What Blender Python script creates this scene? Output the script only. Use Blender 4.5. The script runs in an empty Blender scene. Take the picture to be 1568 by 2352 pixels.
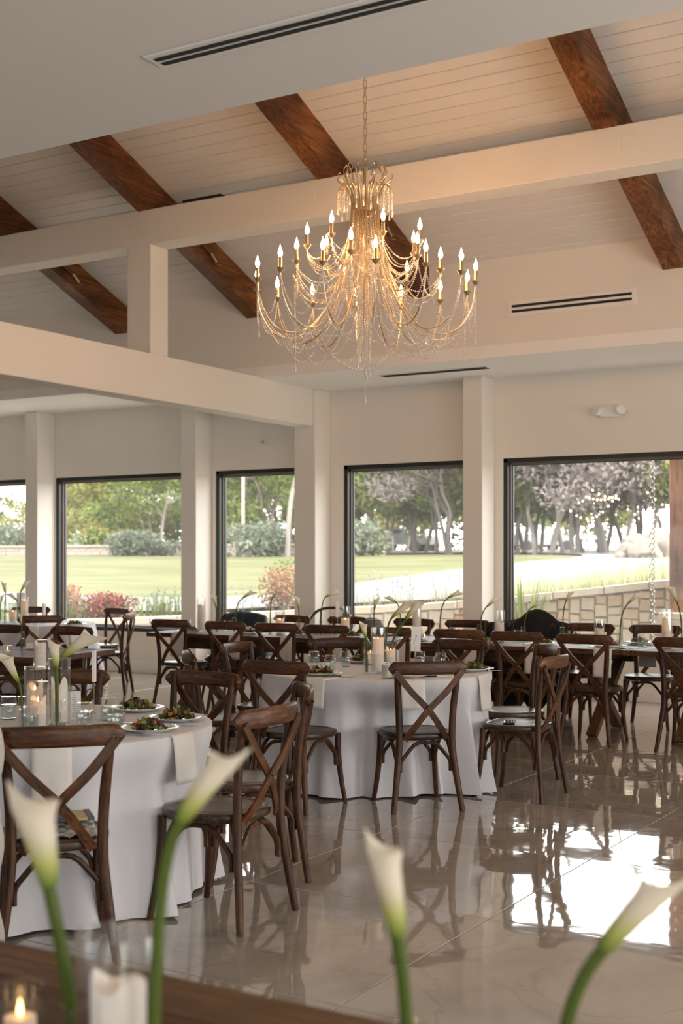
import bpy, bmesh, math, random
from mathutils import Vector, Matrix
R = math.radians
PI = math.pi
S = bpy.context.scene
COL = S.collection
rnd = random.Random(7)

# ------------------------------------------------------------------ camera, world, sun, area lights, exposure
YAW, FPX, CXP, HYP, EYE = 0.5386, 2942.0, 784.0, 1283.0, 1.49
cam_data = bpy.data.cameras.new('camera'); cam = bpy.data.objects.new('camera', cam_data); COL.objects.link(cam)
cam.location = (0, 0, EYE); cam.rotation_euler = (PI/2, 0, YAW)
cam_data.sensor_fit = 'VERTICAL'; cam_data.sensor_height = 36.0; cam_data.lens = FPX/2352*36
cam_data.shift_y = (HYP-1176)/2352
cam_data.clip_start = .05; cam_data.clip_end = 800
cam_data.dof.use_dof = True; cam_data.dof.focus_distance = 7.0; cam_data.dof.aperture_fstop = 3.2
S.camera = cam
FW = Vector((-math.sin(YAW), math.cos(YAW), 0)); RT = Vector((math.cos(YAW), math.sin(YAW), 0))

world = bpy.data.worlds.new('world'); S.world = world; world.use_nodes = True
wn = world.node_tree.nodes; wl = world.node_tree.links
bg = wn['Background']
sky = wn.new('ShaderNodeTexSky'); sky.sky_type = 'HOSEK_WILKIE'; sky.turbidity = 6.0; sky.ground_albedo = .35
sky.sun_direction = Vector((.78, -.04, .62)).normalized()
skymix = wn.new('ShaderNodeMixRGB'); skymix.inputs[0].default_value = .8
skymix.inputs[2].default_value = (1.0, .99, .97, 1)
wl.new(sky.outputs[0], skymix.inputs[1]); wl.new(skymix.outputs[0], bg.inputs[0])
bg.inputs[1].default_value = 8.0

sun_d = bpy.data.lights.new('sun', 'SUN'); sun_d.energy = 8.0; sun_d.angle = R(3); sun_d.color = (1.0, .93, .8)
sun = bpy.data.objects.new('sun', sun_d); COL.objects.link(sun)
sun.rotation_euler = Vector((-.78, .04, -.62)).to_track_quat('-Z', 'Y').to_euler()

def area(name, loc, direction, sx, sy, power, col, portal=False):
    d = bpy.data.lights.new(name, 'AREA'); d.shape = 'RECTANGLE'; d.size = sx; d.size_y = sy; d.energy = power; d.color = col
    o = bpy.data.objects.new(name, d); COL.objects.link(o); o.location = loc
    o.rotation_euler = Vector(direction).to_track_quat('-Z', 'Y').to_euler()
    if portal: d.cycles.is_portal = True
    return o
# added area lamps before solid walls, standing in for daylight of unseen windows
for k in range(4):
    area('front_daylight_lamp', (-11.6+3.6*k, -4.40, 1.55), (0, 1, 0), 2.3, 2.1, 30, (.80, .88, 1.0))
for k in range(4):
    area('right_daylight_lamp', (3.70, -2.0+3.9*k, 1.55), (-1, 0, .3 if k > 1 else 0), 2.5, 2.1, 150 if k > 1 else 95, (1.0, .97, .93))  # far pair tilted up and stronger to brighten the soffit

S.view_settings.view_transform = 'Standard'; S.view_settings.look = 'None'
S.view_settings.gamma = 1.0; S.view_settings.use_curve_mapping = False
S.view_settings.exposure = 0.12
try:
    S.cycles.use_denoising = True; S.cycles.max_bounces = 10; S.cycles.diffuse_bounces = 5; S.cycles.glossy_bounces = 5
    S.cycles.transparent_max_bounces = 24; S.cycles.transmission_bounces = 4
    S.cycles.sample_clamp_indirect = 25.0; S.cycles.caustics_reflective = False; S.cycles.caustics_refractive = False
    S.cycles.use_light_tree = True
except Exception:
    pass

# ------------------------------------------------------------------ pixel <-> room helpers (calibrated camera)
def atz(x, y, z):
    d = (EYE-z)*FPX/(y-HYP); p = FW*d + RT*((x-CXP)/FPX*d); return Vector((p.x, p.y, z))
def aty(x, y, Y):
    r = (x-CXP)/FPX; d = Y/(r*RT.y+FW.y); p = FW*d + RT*(r*d); return Vector((p.x, p.y, EYE-(y-HYP)/FPX*d))
def atd(x, y, d):
    p = FW*d + RT*((x-CXP)/FPX*d); return Vector((p.x, p.y, EYE-(y-HYP)/FPX*d))
def dep(p): return p.x*FW.x + p.y*FW.y

# ------------------------------------------------------------------ mesh builder
class MB:
    def __init__(s): s.v = []; s.f = []; s.m = []; s.c = None
    def add(s, vs, fs, mi=0, M=None):
        b = len(s.v)
        s.v += [tuple(M @ Vector(p)) if M is not None else tuple(p) for p in vs]
        s.f += [tuple(b+i for i in f) for f in fs]; s.m += [mi]*len(fs); return s
    def box(s, x0, x1, y0, y1, z0, z1, mi=0, M=None):
        v = [(x0,y0,z0),(x1,y0,z0),(x1,y1,z0),(x0,y1,z0),(x0,y0,z1),(x1,y0,z1),(x1,y1,z1),(x0,y1,z1)]
        return s.add(v, [(0,3,2,1),(4,5,6,7),(0,1,5,4),(1,2,6,5),(2,3,7,6),(3,0,4,7)], mi, M)
    def cbox(s, x0, x1, y0, y1, z0, z1, c=.004, mi=0, M=None):
        # box with chamfered edges
        c = min(c, (x1-x0)*.45, (y1-y0)*.45, (z1-z0)*.45)
        bm = bmesh.new(); bmesh.ops.create_cube(bm, size=1)
        for v in bm.verts:
            v.co = ((x0+x1)/2+v.co.x*(x1-x0), (y0+y1)/2+v.co.y*(y1-y0), (z0+z1)/2+v.co.z*(z1-z0))
        bmesh.ops.bevel(bm, geom=list(bm.edges), offset=c, segments=1, affect='EDGES')
        return s.bm(bm, mi, M)
    def bm(s, bm, mi=0, M=None):
        bm.verts.index_update()
        s.add([v.co.copy() for v in bm.verts], [tuple(v.index for v in f.verts) for f in bm.faces], mi, M); bm.free(); return s
    def tube(s, pts, rad, n=8, mi=0, cap=True, M=None, flat=None):
        pts = [Vector(p) for p in pts]; k = len(pts)
        if not isinstance(rad, (list, tuple)): rad = [rad]*k
        vs = []; fs = []
        up = None
        for i, p in enumerate(pts):
            t = (pts[min(i+1, k-1)]-pts[max(i-1, 0)]).normalized()
            if up is None:
                up = Vector((0,0,1)) if abs(t.z) < .9 else Vector((1,0,0))
            a = t.cross(up)
            if a.length < 1e-5: a = t.cross(Vector((.3,.9,.2)))
            a.normalize(); b = t.cross(a).normalized(); up = -b if False else b.cross(t) if False else up
            fa, fb = (1, 1) if flat is None else flat
            for j in range(n):
                w = 2*PI*j/n
                vs.append(p + (a*math.cos(w)*fa + b*math.sin(w)*fb)*rad[i])
        for i in range(k-1):
            for j in range(n):
                j2 = (j+1) % n
                fs.append((i*n+j, i*n+j2, (i+1)*n+j2, (i+1)*n+j))
        if cap:
            fs.append(tuple(range(n))); fs.append(tuple((k-1)*n+j for j in reversed(range(n))))
        return s.add(vs, fs, mi, M)
    def lathe(s, prof, n=24, mi=0, M=None):
        vs = []; fs = []
        for r, z in prof:
            for j in range(n): vs.append((r*math.cos(2*PI*j/n), r*math.sin(2*PI*j/n), z))
        for i in range(len(prof)-1):
            for j in range(n):
                j2 = (j+1) % n; fs.append((i*n+j, i*n+j2, (i+1)*n+j2, (i+1)*n+j))
        if prof[0][0] > 1e-5: fs.append(tuple(reversed(range(n))))
        if prof[-1][0] > 1e-5: fs.append(tuple((len(prof)-1)*n+j for j in range(n)))
        return s.add(vs, fs, mi, M)
    def ribbon(s, pts, w, t, side, mi=0):
        # flat bar of width w (along the in-plane normal) and thickness t, following pts; side = thickness direction
        pts = [Vector(p) for p in pts]; k = len(pts); vs = []; fs = []
        for i, p in enumerate(pts):
            tg = (pts[min(i+1, k-1)]-pts[max(i-1, 0)]).normalized()
            sd = Vector(side); sd = (sd - tg*sd.dot(tg)).normalized(); wd = tg.cross(sd)
            for a, b in ((-.5,-.5),(.5,-.5),(.5,.5),(-.5,.5)): vs.append(p + wd*w*a + sd*t*b)
        for i in range(k-1):
            for j in range(4):
                j2 = (j+1) % 4; fs.append((i*4+j, i*4+j2, (i+1)*4+j2, (i+1)*4+j))
        fs.append((3,2,1,0)); e = (k-1)*4; fs.append((e,e+1,e+2,e+3))
        return s.add(vs, fs, mi)
    def mesh(s, name, mats, smooth=True, angle=40):
        me = bpy.data.meshes.new(name); me.from_pydata(s.v, [], s.f)
        for m in (mats if isinstance(mats, (list, tuple)) else [mats]): me.materials.append(m)
        if len(me.materials) > 1: me.polygons.foreach_set('material_index', s.m)
        if smooth:
            me.polygons.foreach_set('use_smooth', [True]*len(me.polygons))
            try: me.set_sharp_from_angle(angle=R(angle))
            except Exception: pass
        if s.c is not None:
            ca = me.color_attributes.new('tint', 'FLOAT_COLOR', 'POINT')
            for i, c in enumerate(s.c): ca.data[i].color = c
        me.update(); return me
    def build(s, name, mats, parent=None, smooth=True, angle=40, kind=None, label=None):
        o = bpy.data.objects.new(name, s.mesh(name, mats, smooth, angle)); COL.objects.link(o)
        if parent is not None: o.parent = parent
        if kind: o['kind'] = kind
        if label: o['label'] = label
        return o

def fixn(o):
    bm = bmesh.new(); bm.from_mesh(o.data); bmesh.ops.recalc_face_normals(bm, faces=bm.faces); bm.to_mesh(o.data); bm.free(); return o
def obj(name, me, parent=None):
    o = bpy.data.objects.new(name, me); COL.objects.link(o)
    if parent is not None: o.parent = parent
    return o
def tag(o, label, cat, group=None, kind=None):
    o['label'] = label; o['category'] = cat
    if group: o['group'] = group
    if kind: o['kind'] = kind
    return o
def thing(name, label, cat, loc=(0,0,0), rz=0, group=None):
    o = bpy.data.objects.new(name, None); COL.objects.link(o); o.empty_display_size = .1
    o.location = loc; o.rotation_euler = (0, 0, rz)
    return tag(o, label, cat, group)
def struct(o, label=None):
    o['kind'] = 'structure'
    if label: o['label'] = label
    return o
def dup(root, loc, rz=0, label=None, group=None, scale=None):
    r = root.copy(); COL.objects.link(r); r.location = loc; r.rotation_euler = (0, 0, rz)
    if label: r['label'] = label
    if group: r['group'] = group
    if scale: r.scale = scale
    for ch in root.children:
        c = ch.copy(); COL.objects.link(c); c.parent = r
        for g in ch.children:
            d = g.copy(); COL.objects.link(d); d.parent = c
    return r
def place_first_or_dup(cache, key, root, loc, rz, label, group, scale=None):
    if key not in cache:
        cache[key] = root; root.location = loc; root.rotation_euler = (0,0,rz); root['label'] = label
        if group: root['group'] = group
        if scale: root.scale = scale
        return root
    return dup(cache[key], loc, rz, label, group, scale)
def curve(pts, n=24):
    # Catmull-Rom through points
    P = [Vector(p) for p in pts]; P = [P[0]*2-P[1]] + P + [P[-1]*2-P[-2]]; out = []
    segs = len(P)-3
    for i in range(n+1):
        t = i/n*segs; k = min(int(t), segs-1); u = t-k; a, b, c, d = P[k:k+4]
        out.append(.5*((2*b)+(c-a)*u+(2*a-5*b+4*c-d)*u*u+(3*b-a-3*c+d)*u**3))
    return out
ORD = ['first','second','third','fourth','fifth','sixth','seventh','eighth','ninth','tenth','eleventh','twelfth','thirteenth','fourteenth']

# ------------------------------------------------------------------ materials
def mat(name, col, rough=.5, metal=0.0, spec=.5, bump=0.0, bscale=60, var=0.0, vscale=4, trans=0.0, ior=1.5, coat=0.0, sheen=0.0, emit=None, es=0.0, sss=0.0):
    m = bpy.data.materials.new(name); m.use_nodes = True; n = m.node_tree.nodes; l = m.node_tree.links
    b = n['Principled BSDF']
    b.inputs['Base Color'].default_value = (*col, 1); b.inputs['Roughness'].default_value = rough; b.inputs['Metallic'].default_value = metal
    b.inputs['IOR'].default_value = ior; b.inputs['Specular IOR Level'].default_value = spec
    b.inputs['Transmission Weight'].default_value = trans; b.inputs['Coat Weight'].default_value = coat; b.inputs['Sheen Weight'].default_value = sheen
    if sss: b.inputs['Subsurface Weight'].default_value = sss; b.inputs['Subsurface Radius'].default_value = (.02,.012,.006)
    if emit: b.inputs['Emission Color'].default_value = (*emit, 1); b.inputs['Emission Strength'].default_value = es
    if var or bump:
        tc = n.new('ShaderNodeTexCoord')
    if var:
        nz = n.new('ShaderNodeTexNoise'); nz.inputs['Scale'].default_value = vscale; nz.inputs['Detail'].default_value = 4
        l.new(tc.outputs['Object'], nz.inputs['Vector'])
        mx = n.new('ShaderNodeMixRGB'); mx.inputs[1].default_value = (*[c*(1-var) for c in col], 1); mx.inputs[2].default_value = (*[min(1, c*(1+var)) for c in col], 1)
        l.new(nz.outputs['Fac'], mx.inputs[0]); l.new(mx.outputs[0], b.inputs['Base Color'])
    if bump:
        nb = n.new('ShaderNodeTexNoise'); nb.inputs['Scale'].default_value = bscale; nb.inputs['Detail'].default_value = 3
        l.new(tc.outputs['Object'], nb.inputs['Vector'])
        bp = n.new('ShaderNodeBump'); bp.inputs['Strength'].default_value = bump; bp.inputs['Distance'].default_value = .01
        l.new(nb.outputs['Fac'], bp.inputs['Height']); l.new(bp.outputs[0], b.inputs['Normal'])
    return m
def ramp(n, stops):
    r = n.new('ShaderNodeValToRGB'); e = r.color_ramp.elements
    e[0].position = stops[0][0]; e[0].color = (*stops[0][1], 1); e[1].position = stops[-1][0]; e[1].color = (*stops[-1][1], 1)
    for p, c in stops[1:-1]:
        x = e.new(p); x.color = (*c, 1)
    return r
def wood(name, stops, axis='X', scale=1.0, stretch=14, rough=.4, knots=True, bump=.15, coat=0.0, blotch=None, rot=0.0):
    m = bpy.data.materials.new(name); m.use_nodes = True; n = m.node_tree.nodes; l = m.node_tree.links; b = n['Principled BSDF']
    tc = n.new('ShaderNodeTexCoord'); oi = n.new('ShaderNodeObjectInfo'); mp = n.new('ShaderNodeMapping')
    s = {'X': (1, stretch, stretch), 'Y': (stretch, 1, stretch), 'Z': (stretch, stretch, 1)}[axis]
    mp.inputs['Scale'].default_value = tuple(v*scale for v in s)
    vm = n.new('ShaderNodeVectorMath'); vm.operation = 'ADD'
    cm = n.new('ShaderNodeCombineXYZ'); mu = n.new('ShaderNodeMath'); mu.operation = 'MULTIPLY'; mu.inputs[1].default_value = 37.0
    l.new(oi.outputs['Random'], mu.inputs[0]); [l.new(mu.outputs[0], cm.inputs[i]) for i in range(3)]
    l.new(tc.outputs['Object'], vm.inputs[0]); l.new(cm.outputs[0], vm.inputs[1]); vr_ = n.new('ShaderNodeVectorRotate'); vr_.rotation_type = 'Y_AXIS'; vr_.inputs['Angle'].default_value = rot
    l.new(vm.outputs[0], vr_.inputs['Vector']); l.new(vr_.outputs[0], mp.inputs['Vector'])
    nz = n.new('ShaderNodeTexNoise'); nz.inputs['Scale'].default_value = 3.0; nz.inputs['Detail'].default_value = 6; nz.inputs['Roughness'].default_value = .62; nz.inputs['Distortion'].default_value = .6
    l.new(mp.outputs[0], nz.inputs['Vector'])
    rp = ramp(n, stops); l.new(nz.outputs['Fac'], rp.inputs[0])
    n2 = n.new('ShaderNodeTexNoise'); n2.inputs['Scale'].default_value = 5.0 if knots else 2.0; n2.inputs['Detail'].default_value = 3
    l.new(vm.outputs[0], n2.inputs['Vector'])
    r2 = ramp(n, [(.36, blotch or (.25,.22,.2)), (.62, (1,1,1))]); l.new(n2.outputs['Fac'], r2.inputs[0])
    mx = n.new('ShaderNodeMixRGB'); mx.blend_type = 'MULTIPLY'; mx.inputs[0].default_value = .75
    l.new(rp.outputs[0], mx.inputs[1]); l.new(r2.outputs[0], mx.inputs[2])
    hs = n.new('ShaderNodeHueSaturation'); mr = n.new('ShaderNodeMapRange'); mr.inputs['To Min'].default_value = .8; mr.inputs['To Max'].default_value = 1.2
    l.new(oi.outputs['Random'], mr.inputs[0]); l.new(mr.outputs[0], hs.inputs['Value']); l.new(mx.outputs[0], hs.inputs['Color']); l.new(hs.outputs[0], b.inputs['Base Color'])
    b.inputs['Roughness'].default_value = rough; b.inputs['Specular IOR Level'].default_value = .28; b.inputs['Coat Weight'].default_value = coat*.6; b.inputs['Coat Roughness'].default_value = .2
    bp = n.new('ShaderNodeBump'); bp.inputs['Strength'].default_value = bump; bp.inputs['Distance'].default_value = .004
    l.new(nz.outputs['Fac'], bp.inputs['Height']); l.new(bp.outputs[0], b.inputs['Normal'])
    return m
def glass(name, tint=(.97,.98,.98), base=.03, edge=.55, rough=.0, col=(1,1,1)):
    # thin clear glass: see-through sheet with mirror reflection growing towards grazing angles
    m = bpy.data.materials.new(name); m.use_nodes = True; n = m.node_tree.nodes; l = m.node_tree.links
    n.remove(n['Principled BSDF']); out = n['Material Output']
    t = n.new('ShaderNodeBsdfTransparent'); t.inputs[0].default_value = (*tint, 1)
    g = n.new('ShaderNodeBsdfGlossy'); g.inputs['Roughness'].default_value = rough; g.inputs['Color'].default_value = (*col, 1)
    lw = n.new('ShaderNodeLayerWeight'); lw.inputs[0].default_value = .35
    pw = n.new('ShaderNodeMath'); pw.operation = 'POWER'; pw.inputs[1].default_value = 2.2; l.new(lw.outputs['Facing'], pw.inputs[0])
    mr = n.new('ShaderNodeMapRange'); mr.inputs['To Min'].default_value = base; mr.inputs['To Max'].default_value = edge; l.new(pw.outputs[0], mr.inputs[0])
    mx = n.new('ShaderNodeMixShader'); l.new(mr.outputs[0], mx.inputs[0]); l.new(t.outputs[0], mx.inputs[1]); l.new(g.outputs[0], mx.inputs[2]); l.new(mx.outputs[0], out.inputs[0])
    return m
def leafmat(name, c1, c2, trans=.35, attr=False, rough=.6):
    m = bpy.data.materials.new(name); m.use_nodes = True; n = m.node_tree.nodes; l = m.node_tree.links
    b = n['Principled BSDF']; out = n['Material Output']; b.inputs['Roughness'].default_value = rough; b.inputs['Specular IOR Level'].default_value = .25
    tr = n.new('ShaderNodeBsdfTranslucent'); mx = n.new('ShaderNodeMixShader'); mx.inputs[0].default_value = trans
    if attr:
        a = n.new('ShaderNodeVertexColor'); a.layer_name = 'tint'; src = a.outputs[0]
    else:
        gn = n.new('ShaderNodeNewGeometry'); rp = ramp(n, [(0, c1), (1, c2)]); l.new(gn.outputs['Random Per Island'], rp.inputs[0]); src = rp.outputs[0]
    l.new(src, b.inputs['Base Color']); l.new(src, tr.inputs[0]); l.new(b.outputs[0], mx.inputs[1]); l.new(tr.outputs[0], mx.inputs[2]); l.new(mx.outputs[0], out.inputs[0])
    return m

m_wall = mat('wall_paint', (.80,.755,.685), .7, spec=.25, bump=.05, bscale=220)
m_ceil = mat('ceiling_paint', (.78,.75,.71), .75, spec=.2, bump=.05, bscale=3)
m_plank = mat('plank_paint', (.79,.75,.70), .55, spec=.3, bump=.04, bscale=30)
m_soffit = mat('soffit_lightened', (.88,.855,.82), .75, spec=.2)  # ceiling colour made lighter, standing in for bounce light on the soffit
m_dark = mat('dark_gap', (.02,.02,.02), .8)
m_frame = mat('black_frame', (.012,.016,.014), .4)
m_bronze = mat('bronze_jamb', (.16,.13,.11), .45)
m_white = mat('white_trim', (.82,.8,.77), .5)
m_rafter = wood('rafter_wood', [(.3,(.055,.019,.006)), (.5,(.20,.072,.019)), (.7,(.34,.135,.040))], 'Y', .55, 26, .5, False, .2, blotch=(.22,.19,.17))
W1 = [(.28,(.026,.0085,.003)), (.5,(.098,.037,.0125)), (.72,(.22,.090,.032))]
m_cx = wood('chair_wood_rail', W1, 'X', 2.6, 12, .38, False, .12, coat=.10, blotch=(.35,.32,.3))
m_cz = wood('chair_wood_leg', [(.28,(.016,.006,.003)), (.5,(.069,.027,.010)), (.72,(.16,.067,.025))], 'Z', 2.6, 12, .42, False, .12, coat=.06, blotch=(.3,.28,.27))
m_sl = [wood('chair_wood_slat', W1, 'Z', 2.6, 12, .4, False, .12, coat=.06, blotch=(.3,.28,.27), rot=r_) for r_ in (.68, -.68)]
m_cs = wood('chair_wood_seat', [(.28,(.020,.013,.009)), (.5,(.060,.036,.022)), (.72,(.12,.070,.040))], 'X', 2.0, 10, .34, False, .08, coat=.35, blotch=(.4,.38,.35))
m_tx = wood('table_wood', [(.28,(.034,.015,.007)), (.5,(.115,.052,.022)), (.72,(.22,.108,.048))], 'X', 1.2, 14, .5, False, .12, coat=.0, blotch=(.35,.3,.28))
m_ty = wood('table_wood_trestle', [(.28,(.05,.022,.011)), (.5,(.16,.080,.038)), (.72,(.28,.15,.075))], 'Z', 1.2, 14, .45, False, .12, blotch=(.35,.3,.28))
m_cloth = mat('white_linen', (.72,.72,.755), .85, spec=.15, bump=.10, bscale=420, sheen=.15)
m_napkin = mat('napkin_linen', (.80,.77,.73), .85, spec=.15, bump=.12, bscale=500)
m_plate = mat('plate_china', (.85,.85,.83), .15, coat=.3)
m_glass = glass('clear_glass', (.965,.975,.975), .06, .9)
def add_veil(m, amt):  # mixes pale translucency into the glass to stand in for lens veiling haze
    n = m.node_tree.nodes; l = m.node_tree.links; out = n['Material Output']; old = out.inputs[0].links[0].from_socket
    t = n.new('ShaderNodeBsdfTranslucent'); t.inputs[0].default_value = (.9,.88,.85,1); mx = n.new('ShaderNodeMixShader'); mx.inputs[0].default_value = amt
    l.new(old, mx.inputs[1]); l.new(t.outputs[0], mx.inputs[2]); l.new(mx.outputs[0], out.inputs[0])
m_jar = glass('jar_glass', (.93,.95,.95), .07, .62)
m_pane = glass('window_pane', (.985,.99,.985), .012, .22); add_veil(m_pane, .014)
m_water = glass('water', (.90,.93,.93), .05, .45)
m_ice = mat('ice', (.75,.78,.8), .25, spec=.6)
m_candle = mat('candle_wax', (.86,.80,.74), .55, sss=.35, emit=(1,.62,.40), es=.08)  # faint warm emission in the wax itself, standing in for candle glow
m_candle_glow = mat('candle_wax_glow', (.88,.74,.62), .5, sss=.35, emit=(1,.50,.25), es=.24)  # flame glow painted into the upper wax as emission
m_flame = mat('flame', (1,.7,.3), .5, emit=(1,.55,.18), es=9)
m_wick = mat('wick', (.02,.015,.01), .8)
m_steel = mat('cutlery_steel', (.7,.69,.68), .18, metal=1)
m_black = mat('black_plastic', (.010,.010,.011), .3)
m_card = mat('white_card', (.80,.77,.74), .7)
m_ink = mat('ink', (.12,.11,.11), .7)
m_gold = mat('champagne_metal', (.66,.52,.34), .3, metal=1)
m_bead = mat('crystal', (.86,.80,.72), .12, spec=.9, trans=.25, ior=1.6)
m_bulb = mat('lit_bulb', (1,.8,.5), .3, emit=(1,.53,.23), es=150)
m_stem = leafmat('calla_stem', (.075,.112,.016), (.09,.135,.022), .08, rough=.45)
m_calla = leafmat('calla_bloom', (.8,.76,.6), (.8,.76,.6), .3, attr=True)
m_spadix = mat('calla_spadix', (.75,.5,.08), .6)

def floor_mat():
    m = bpy.data.materials.new('polished_tile'); m.use_nodes = True; n = m.node_tree.nodes; l = m.node_tree.links; b = n['Principled BSDF']
    tc = n.new('ShaderNodeTexCoord'); oi = n.new('ShaderNodeObjectInfo'); cm = n.new('ShaderNodeCombineXYZ'); mu = n.new('ShaderNodeMath'); mu.operation = 'MULTIPLY'; mu.inputs[1].default_value = 50
    l.new(oi.outputs['Random'], mu.inputs[0]); l.new(mu.outputs[0], cm.inputs[0]); l.new(mu.outputs[0], cm.inputs[1])
    va = n.new('ShaderNodeVectorMath'); va.operation = 'ADD'; l.new(tc.outputs['Object'], va.inputs[0]); l.new(cm.outputs[0], va.inputs[1])
    nz = n.new('ShaderNodeTexNoise'); nz.inputs['Scale'].default_value = 1.6; nz.inputs['Detail'].default_value = 7; nz.inputs['Distortion'].default_value = 1.2; l.new(va.outputs[0], nz.inputs['Vector'])
    rp = ramp(n, [(.3,(.33,.285,.24)), (.52,(.42,.365,.31)), (.75,(.48,.425,.365))]); l.new(nz.outputs['Fac'], rp.inputs[0])
    wv = n.new('ShaderNodeTexNoise'); wv.inputs['Scale'].default_value = .9; wv.inputs['Detail'].default_value = 9; wv.inputs['Distortion'].default_value = 2.0; l.new(va.outputs[0], wv.inputs['Vector'])
    vr = ramp(n, [(.485,(1,1,1)), (.5,(.62,.55,.47)), (.515,(1,1,1))]); l.new(wv.outputs['Fac'], vr.inputs[0])
    mx = n.new('ShaderNodeMixRGB'); mx.blend_type = 'MULTIPLY'; mx.inputs[0].default_value = .35; l.new(rp.outputs[0], mx.inputs[1]); l.new(vr.outputs[0], mx.inputs[2])
    l.new(mx.outputs[0], b.inputs['Base Color'])
    b.inputs['Roughness'].default_value = .045; b.inputs['IOR'].default_value = 1.62; b.inputs['Coat Weight'].default_value = .6; b.inputs['Coat Roughness'].default_value = .02; b.inputs['Coat IOR'].default_value = 1.5
    nb = n.new('ShaderNodeTexNoise'); nb.inputs['Scale'].default_value = 5.5; nb.inputs['Detail'].default_value = 1; l.new(va.outputs[0], nb.inputs['Vector'])
    bp = n.new('ShaderNodeBump'); bp.inputs['Strength'].default_value = .05; bp.inputs['Distance'].default_value = .02; l.new(nb.outputs['Fac'], bp.inputs['Height'])
    l.new(bp.outputs[0], b.inputs['Normal']); l.new(bp.outputs[0], b.inputs['Coat Normal'])
    return m
m_tile = floor_mat()
m_grout = mat('grout', (.13,.10,.08), .8)

# ------------------------------------------------------------------ room shell
YW, YC, YS, ZS = 13.0, 12.67, 11.58, 3.47          # back wall, column fronts, soffit edge, soffit height
XL, XR, YF = -16.0, 3.8, -4.5
YN = 4.58                                             # edge of the flat ceiling over the near aisle
SL = .404                                             # pitch of the vault
YRDG = (YS+YN)/2; ZE = 4.437; ZRDG = ZE+SL*(YS-YRDG)

fl = MB().box(XL, XR, YF, YW+.2, -.12, -.012).build('floor', m_grout, smooth=False); struct(fl)
tile_mesh = MB().cbox(-.5985, .5985, -.5985, .5985, -.012, 0, .0025).mesh('tile', m_tile, smooth=False)
rt = random.Random(3)
for i in range(-11, 5):
    for j in range(-3, 6):
        x = -2.196+1.2*i+.6; y = 6.06+1.2*j+.6
        if x-.6 < XL or x+.6 > XR+.3 or y-.6 > YW-.3: continue
        p = FW*(x*FW.x+y*FW.y)
        if (x*FW.x+y*FW.y) < 1.5: continue
        t = obj('tile', tile_mesh, fl); t.location = (x, y, 0); t.rotation_euler = (rt.uniform(-.0006,.0006), rt.uniform(-.0006,.0006), 0)
near = MB().box(XL, XR, YF, 2.46, -.012, 0).build('tile_field', m_tile, fl, smooth=False); near['kind'] = 'stuff'

WIN = [(-15.2, -12.62), (-12.31, -9.98), (-9.61, -8.35), (-7.74, -6.10), (-5.70, -2.95)]
ZSILL, ZHEAD = .535, 2.59
w = MB(); w.box(XL, XR, YW, YW+.22, 0, ZSILL); w.box(XL, XR, YW, YW+.22, ZHEAD, ZS+.1)
xs = [XL]+[v for p in WIN for v in p]+[XR]
for i in range(0, len(xs), 2): w.box(xs[i], xs[i+1], YW, YW+.22, ZSILL, ZHEAD)
struct(w.build('wall_back', m_wall, smooth=False))
struct(MB().box(XL-.2, XL, YF, YW, 0, 6).build('wall_left', m_wall, smooth=False))
struct(MB().box(XR, XR+.2, YF, YW, 0, 6).build('wall_right', m_wall, smooth=False))
struct(MB().box(XL, XR, YF-.2, YF, 0, 6).build('wall_front', m_wall, smooth=False))
struct(MB().cbox(XL, XR, YW-.018, YW, 0, .15, .004).build('baseboard_back', m_white, smooth=False))
# unseen window frames on the solid walls, set round the added daylight lamps
for k in range(4):
    x = -11.6+3.6*k; f = MB()
    for a, b, c, d in ((-1.22,-1.15,-1.12,1.12),(1.15,1.22,-1.12,1.12),(-1.22,1.22,1.05,1.12),(-1.22,1.22,-1.12,-1.05)): f.box(x+a, x+b, YF, YF+.12, 1.55+c, 1.55+d)
    struct(f.build('window_%d' % (6+k), m_frame, smooth=False))
for k in range(4):
    y = -2.0+3.9*k; f = MB()
    for a, b, c, d in ((-1.32,-1.25,-1.12,1.12),(1.25,1.32,-1.12,1.12),(-1.32,1.32,1.05,1.12),(-1.32,1.32,-1.12,-1.05)): f.box(XR-.12, XR, y+a, y+b, 1.55+c, 1.55+d)
    struct(f.build('window_%d' % (10+k), m_frame, smooth=False))

# windows of the back wall
for i, (x0, x1) in enumerate(WIN):
    e = bpy.data.objects.new('window_%d' % (i+1), None); COL.objects.link(e); e['kind'] = 'structure'; e.location = ((x0+x1)/2, YW, ZSILL)
    ox, oy, oz = e.location
    def ring(b0, b1, y0, y1, ww, name, m):
        q = MB(); X0, X1, Z0, Z1 = x0+b0-ox, x1-b0-ox, ZSILL+b0-oz, ZHEAD-b0-oz
        q.cbox(X0, X0+ww, y0-oy, y1-oy, Z0, Z1, .003); q.cbox(X1-ww, X1, y0-oy, y1-oy, Z0, Z1, .003)
        q.cbox(X0, X1, y0-oy, y1-oy, Z1-ww, Z1, .003); q.cbox(X0, X1, y0-oy, y1-oy, Z0, Z0+ww, .003)
        return q.build(name, m, e, smooth=False)
    ring(0, 0, YW+.012, YW+.07, .05, 'frame', m_frame)
    ring(.045, 0, YW+.07, YW+.15, .022, 'jamb', m_bronze)
    ring(.06, 0, YW+.10, YW+.13, .018, 'glazing_bead', m_frame)
    MB().box(x0+.06-ox, x1-.06-ox, YW+.110-oy, YW+.118-oy, .06, ZHEAD-ZSILL-.06).build('pane', m_pane, e, smooth=False)
    area('sky_portal', ((x0+x1)/2, YW+.30, (ZSILL+ZHEAD)/2), (0,-1,0), x1-x0, ZHEAD-ZSILL, 1, (1,1,1), portal=True)

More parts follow.
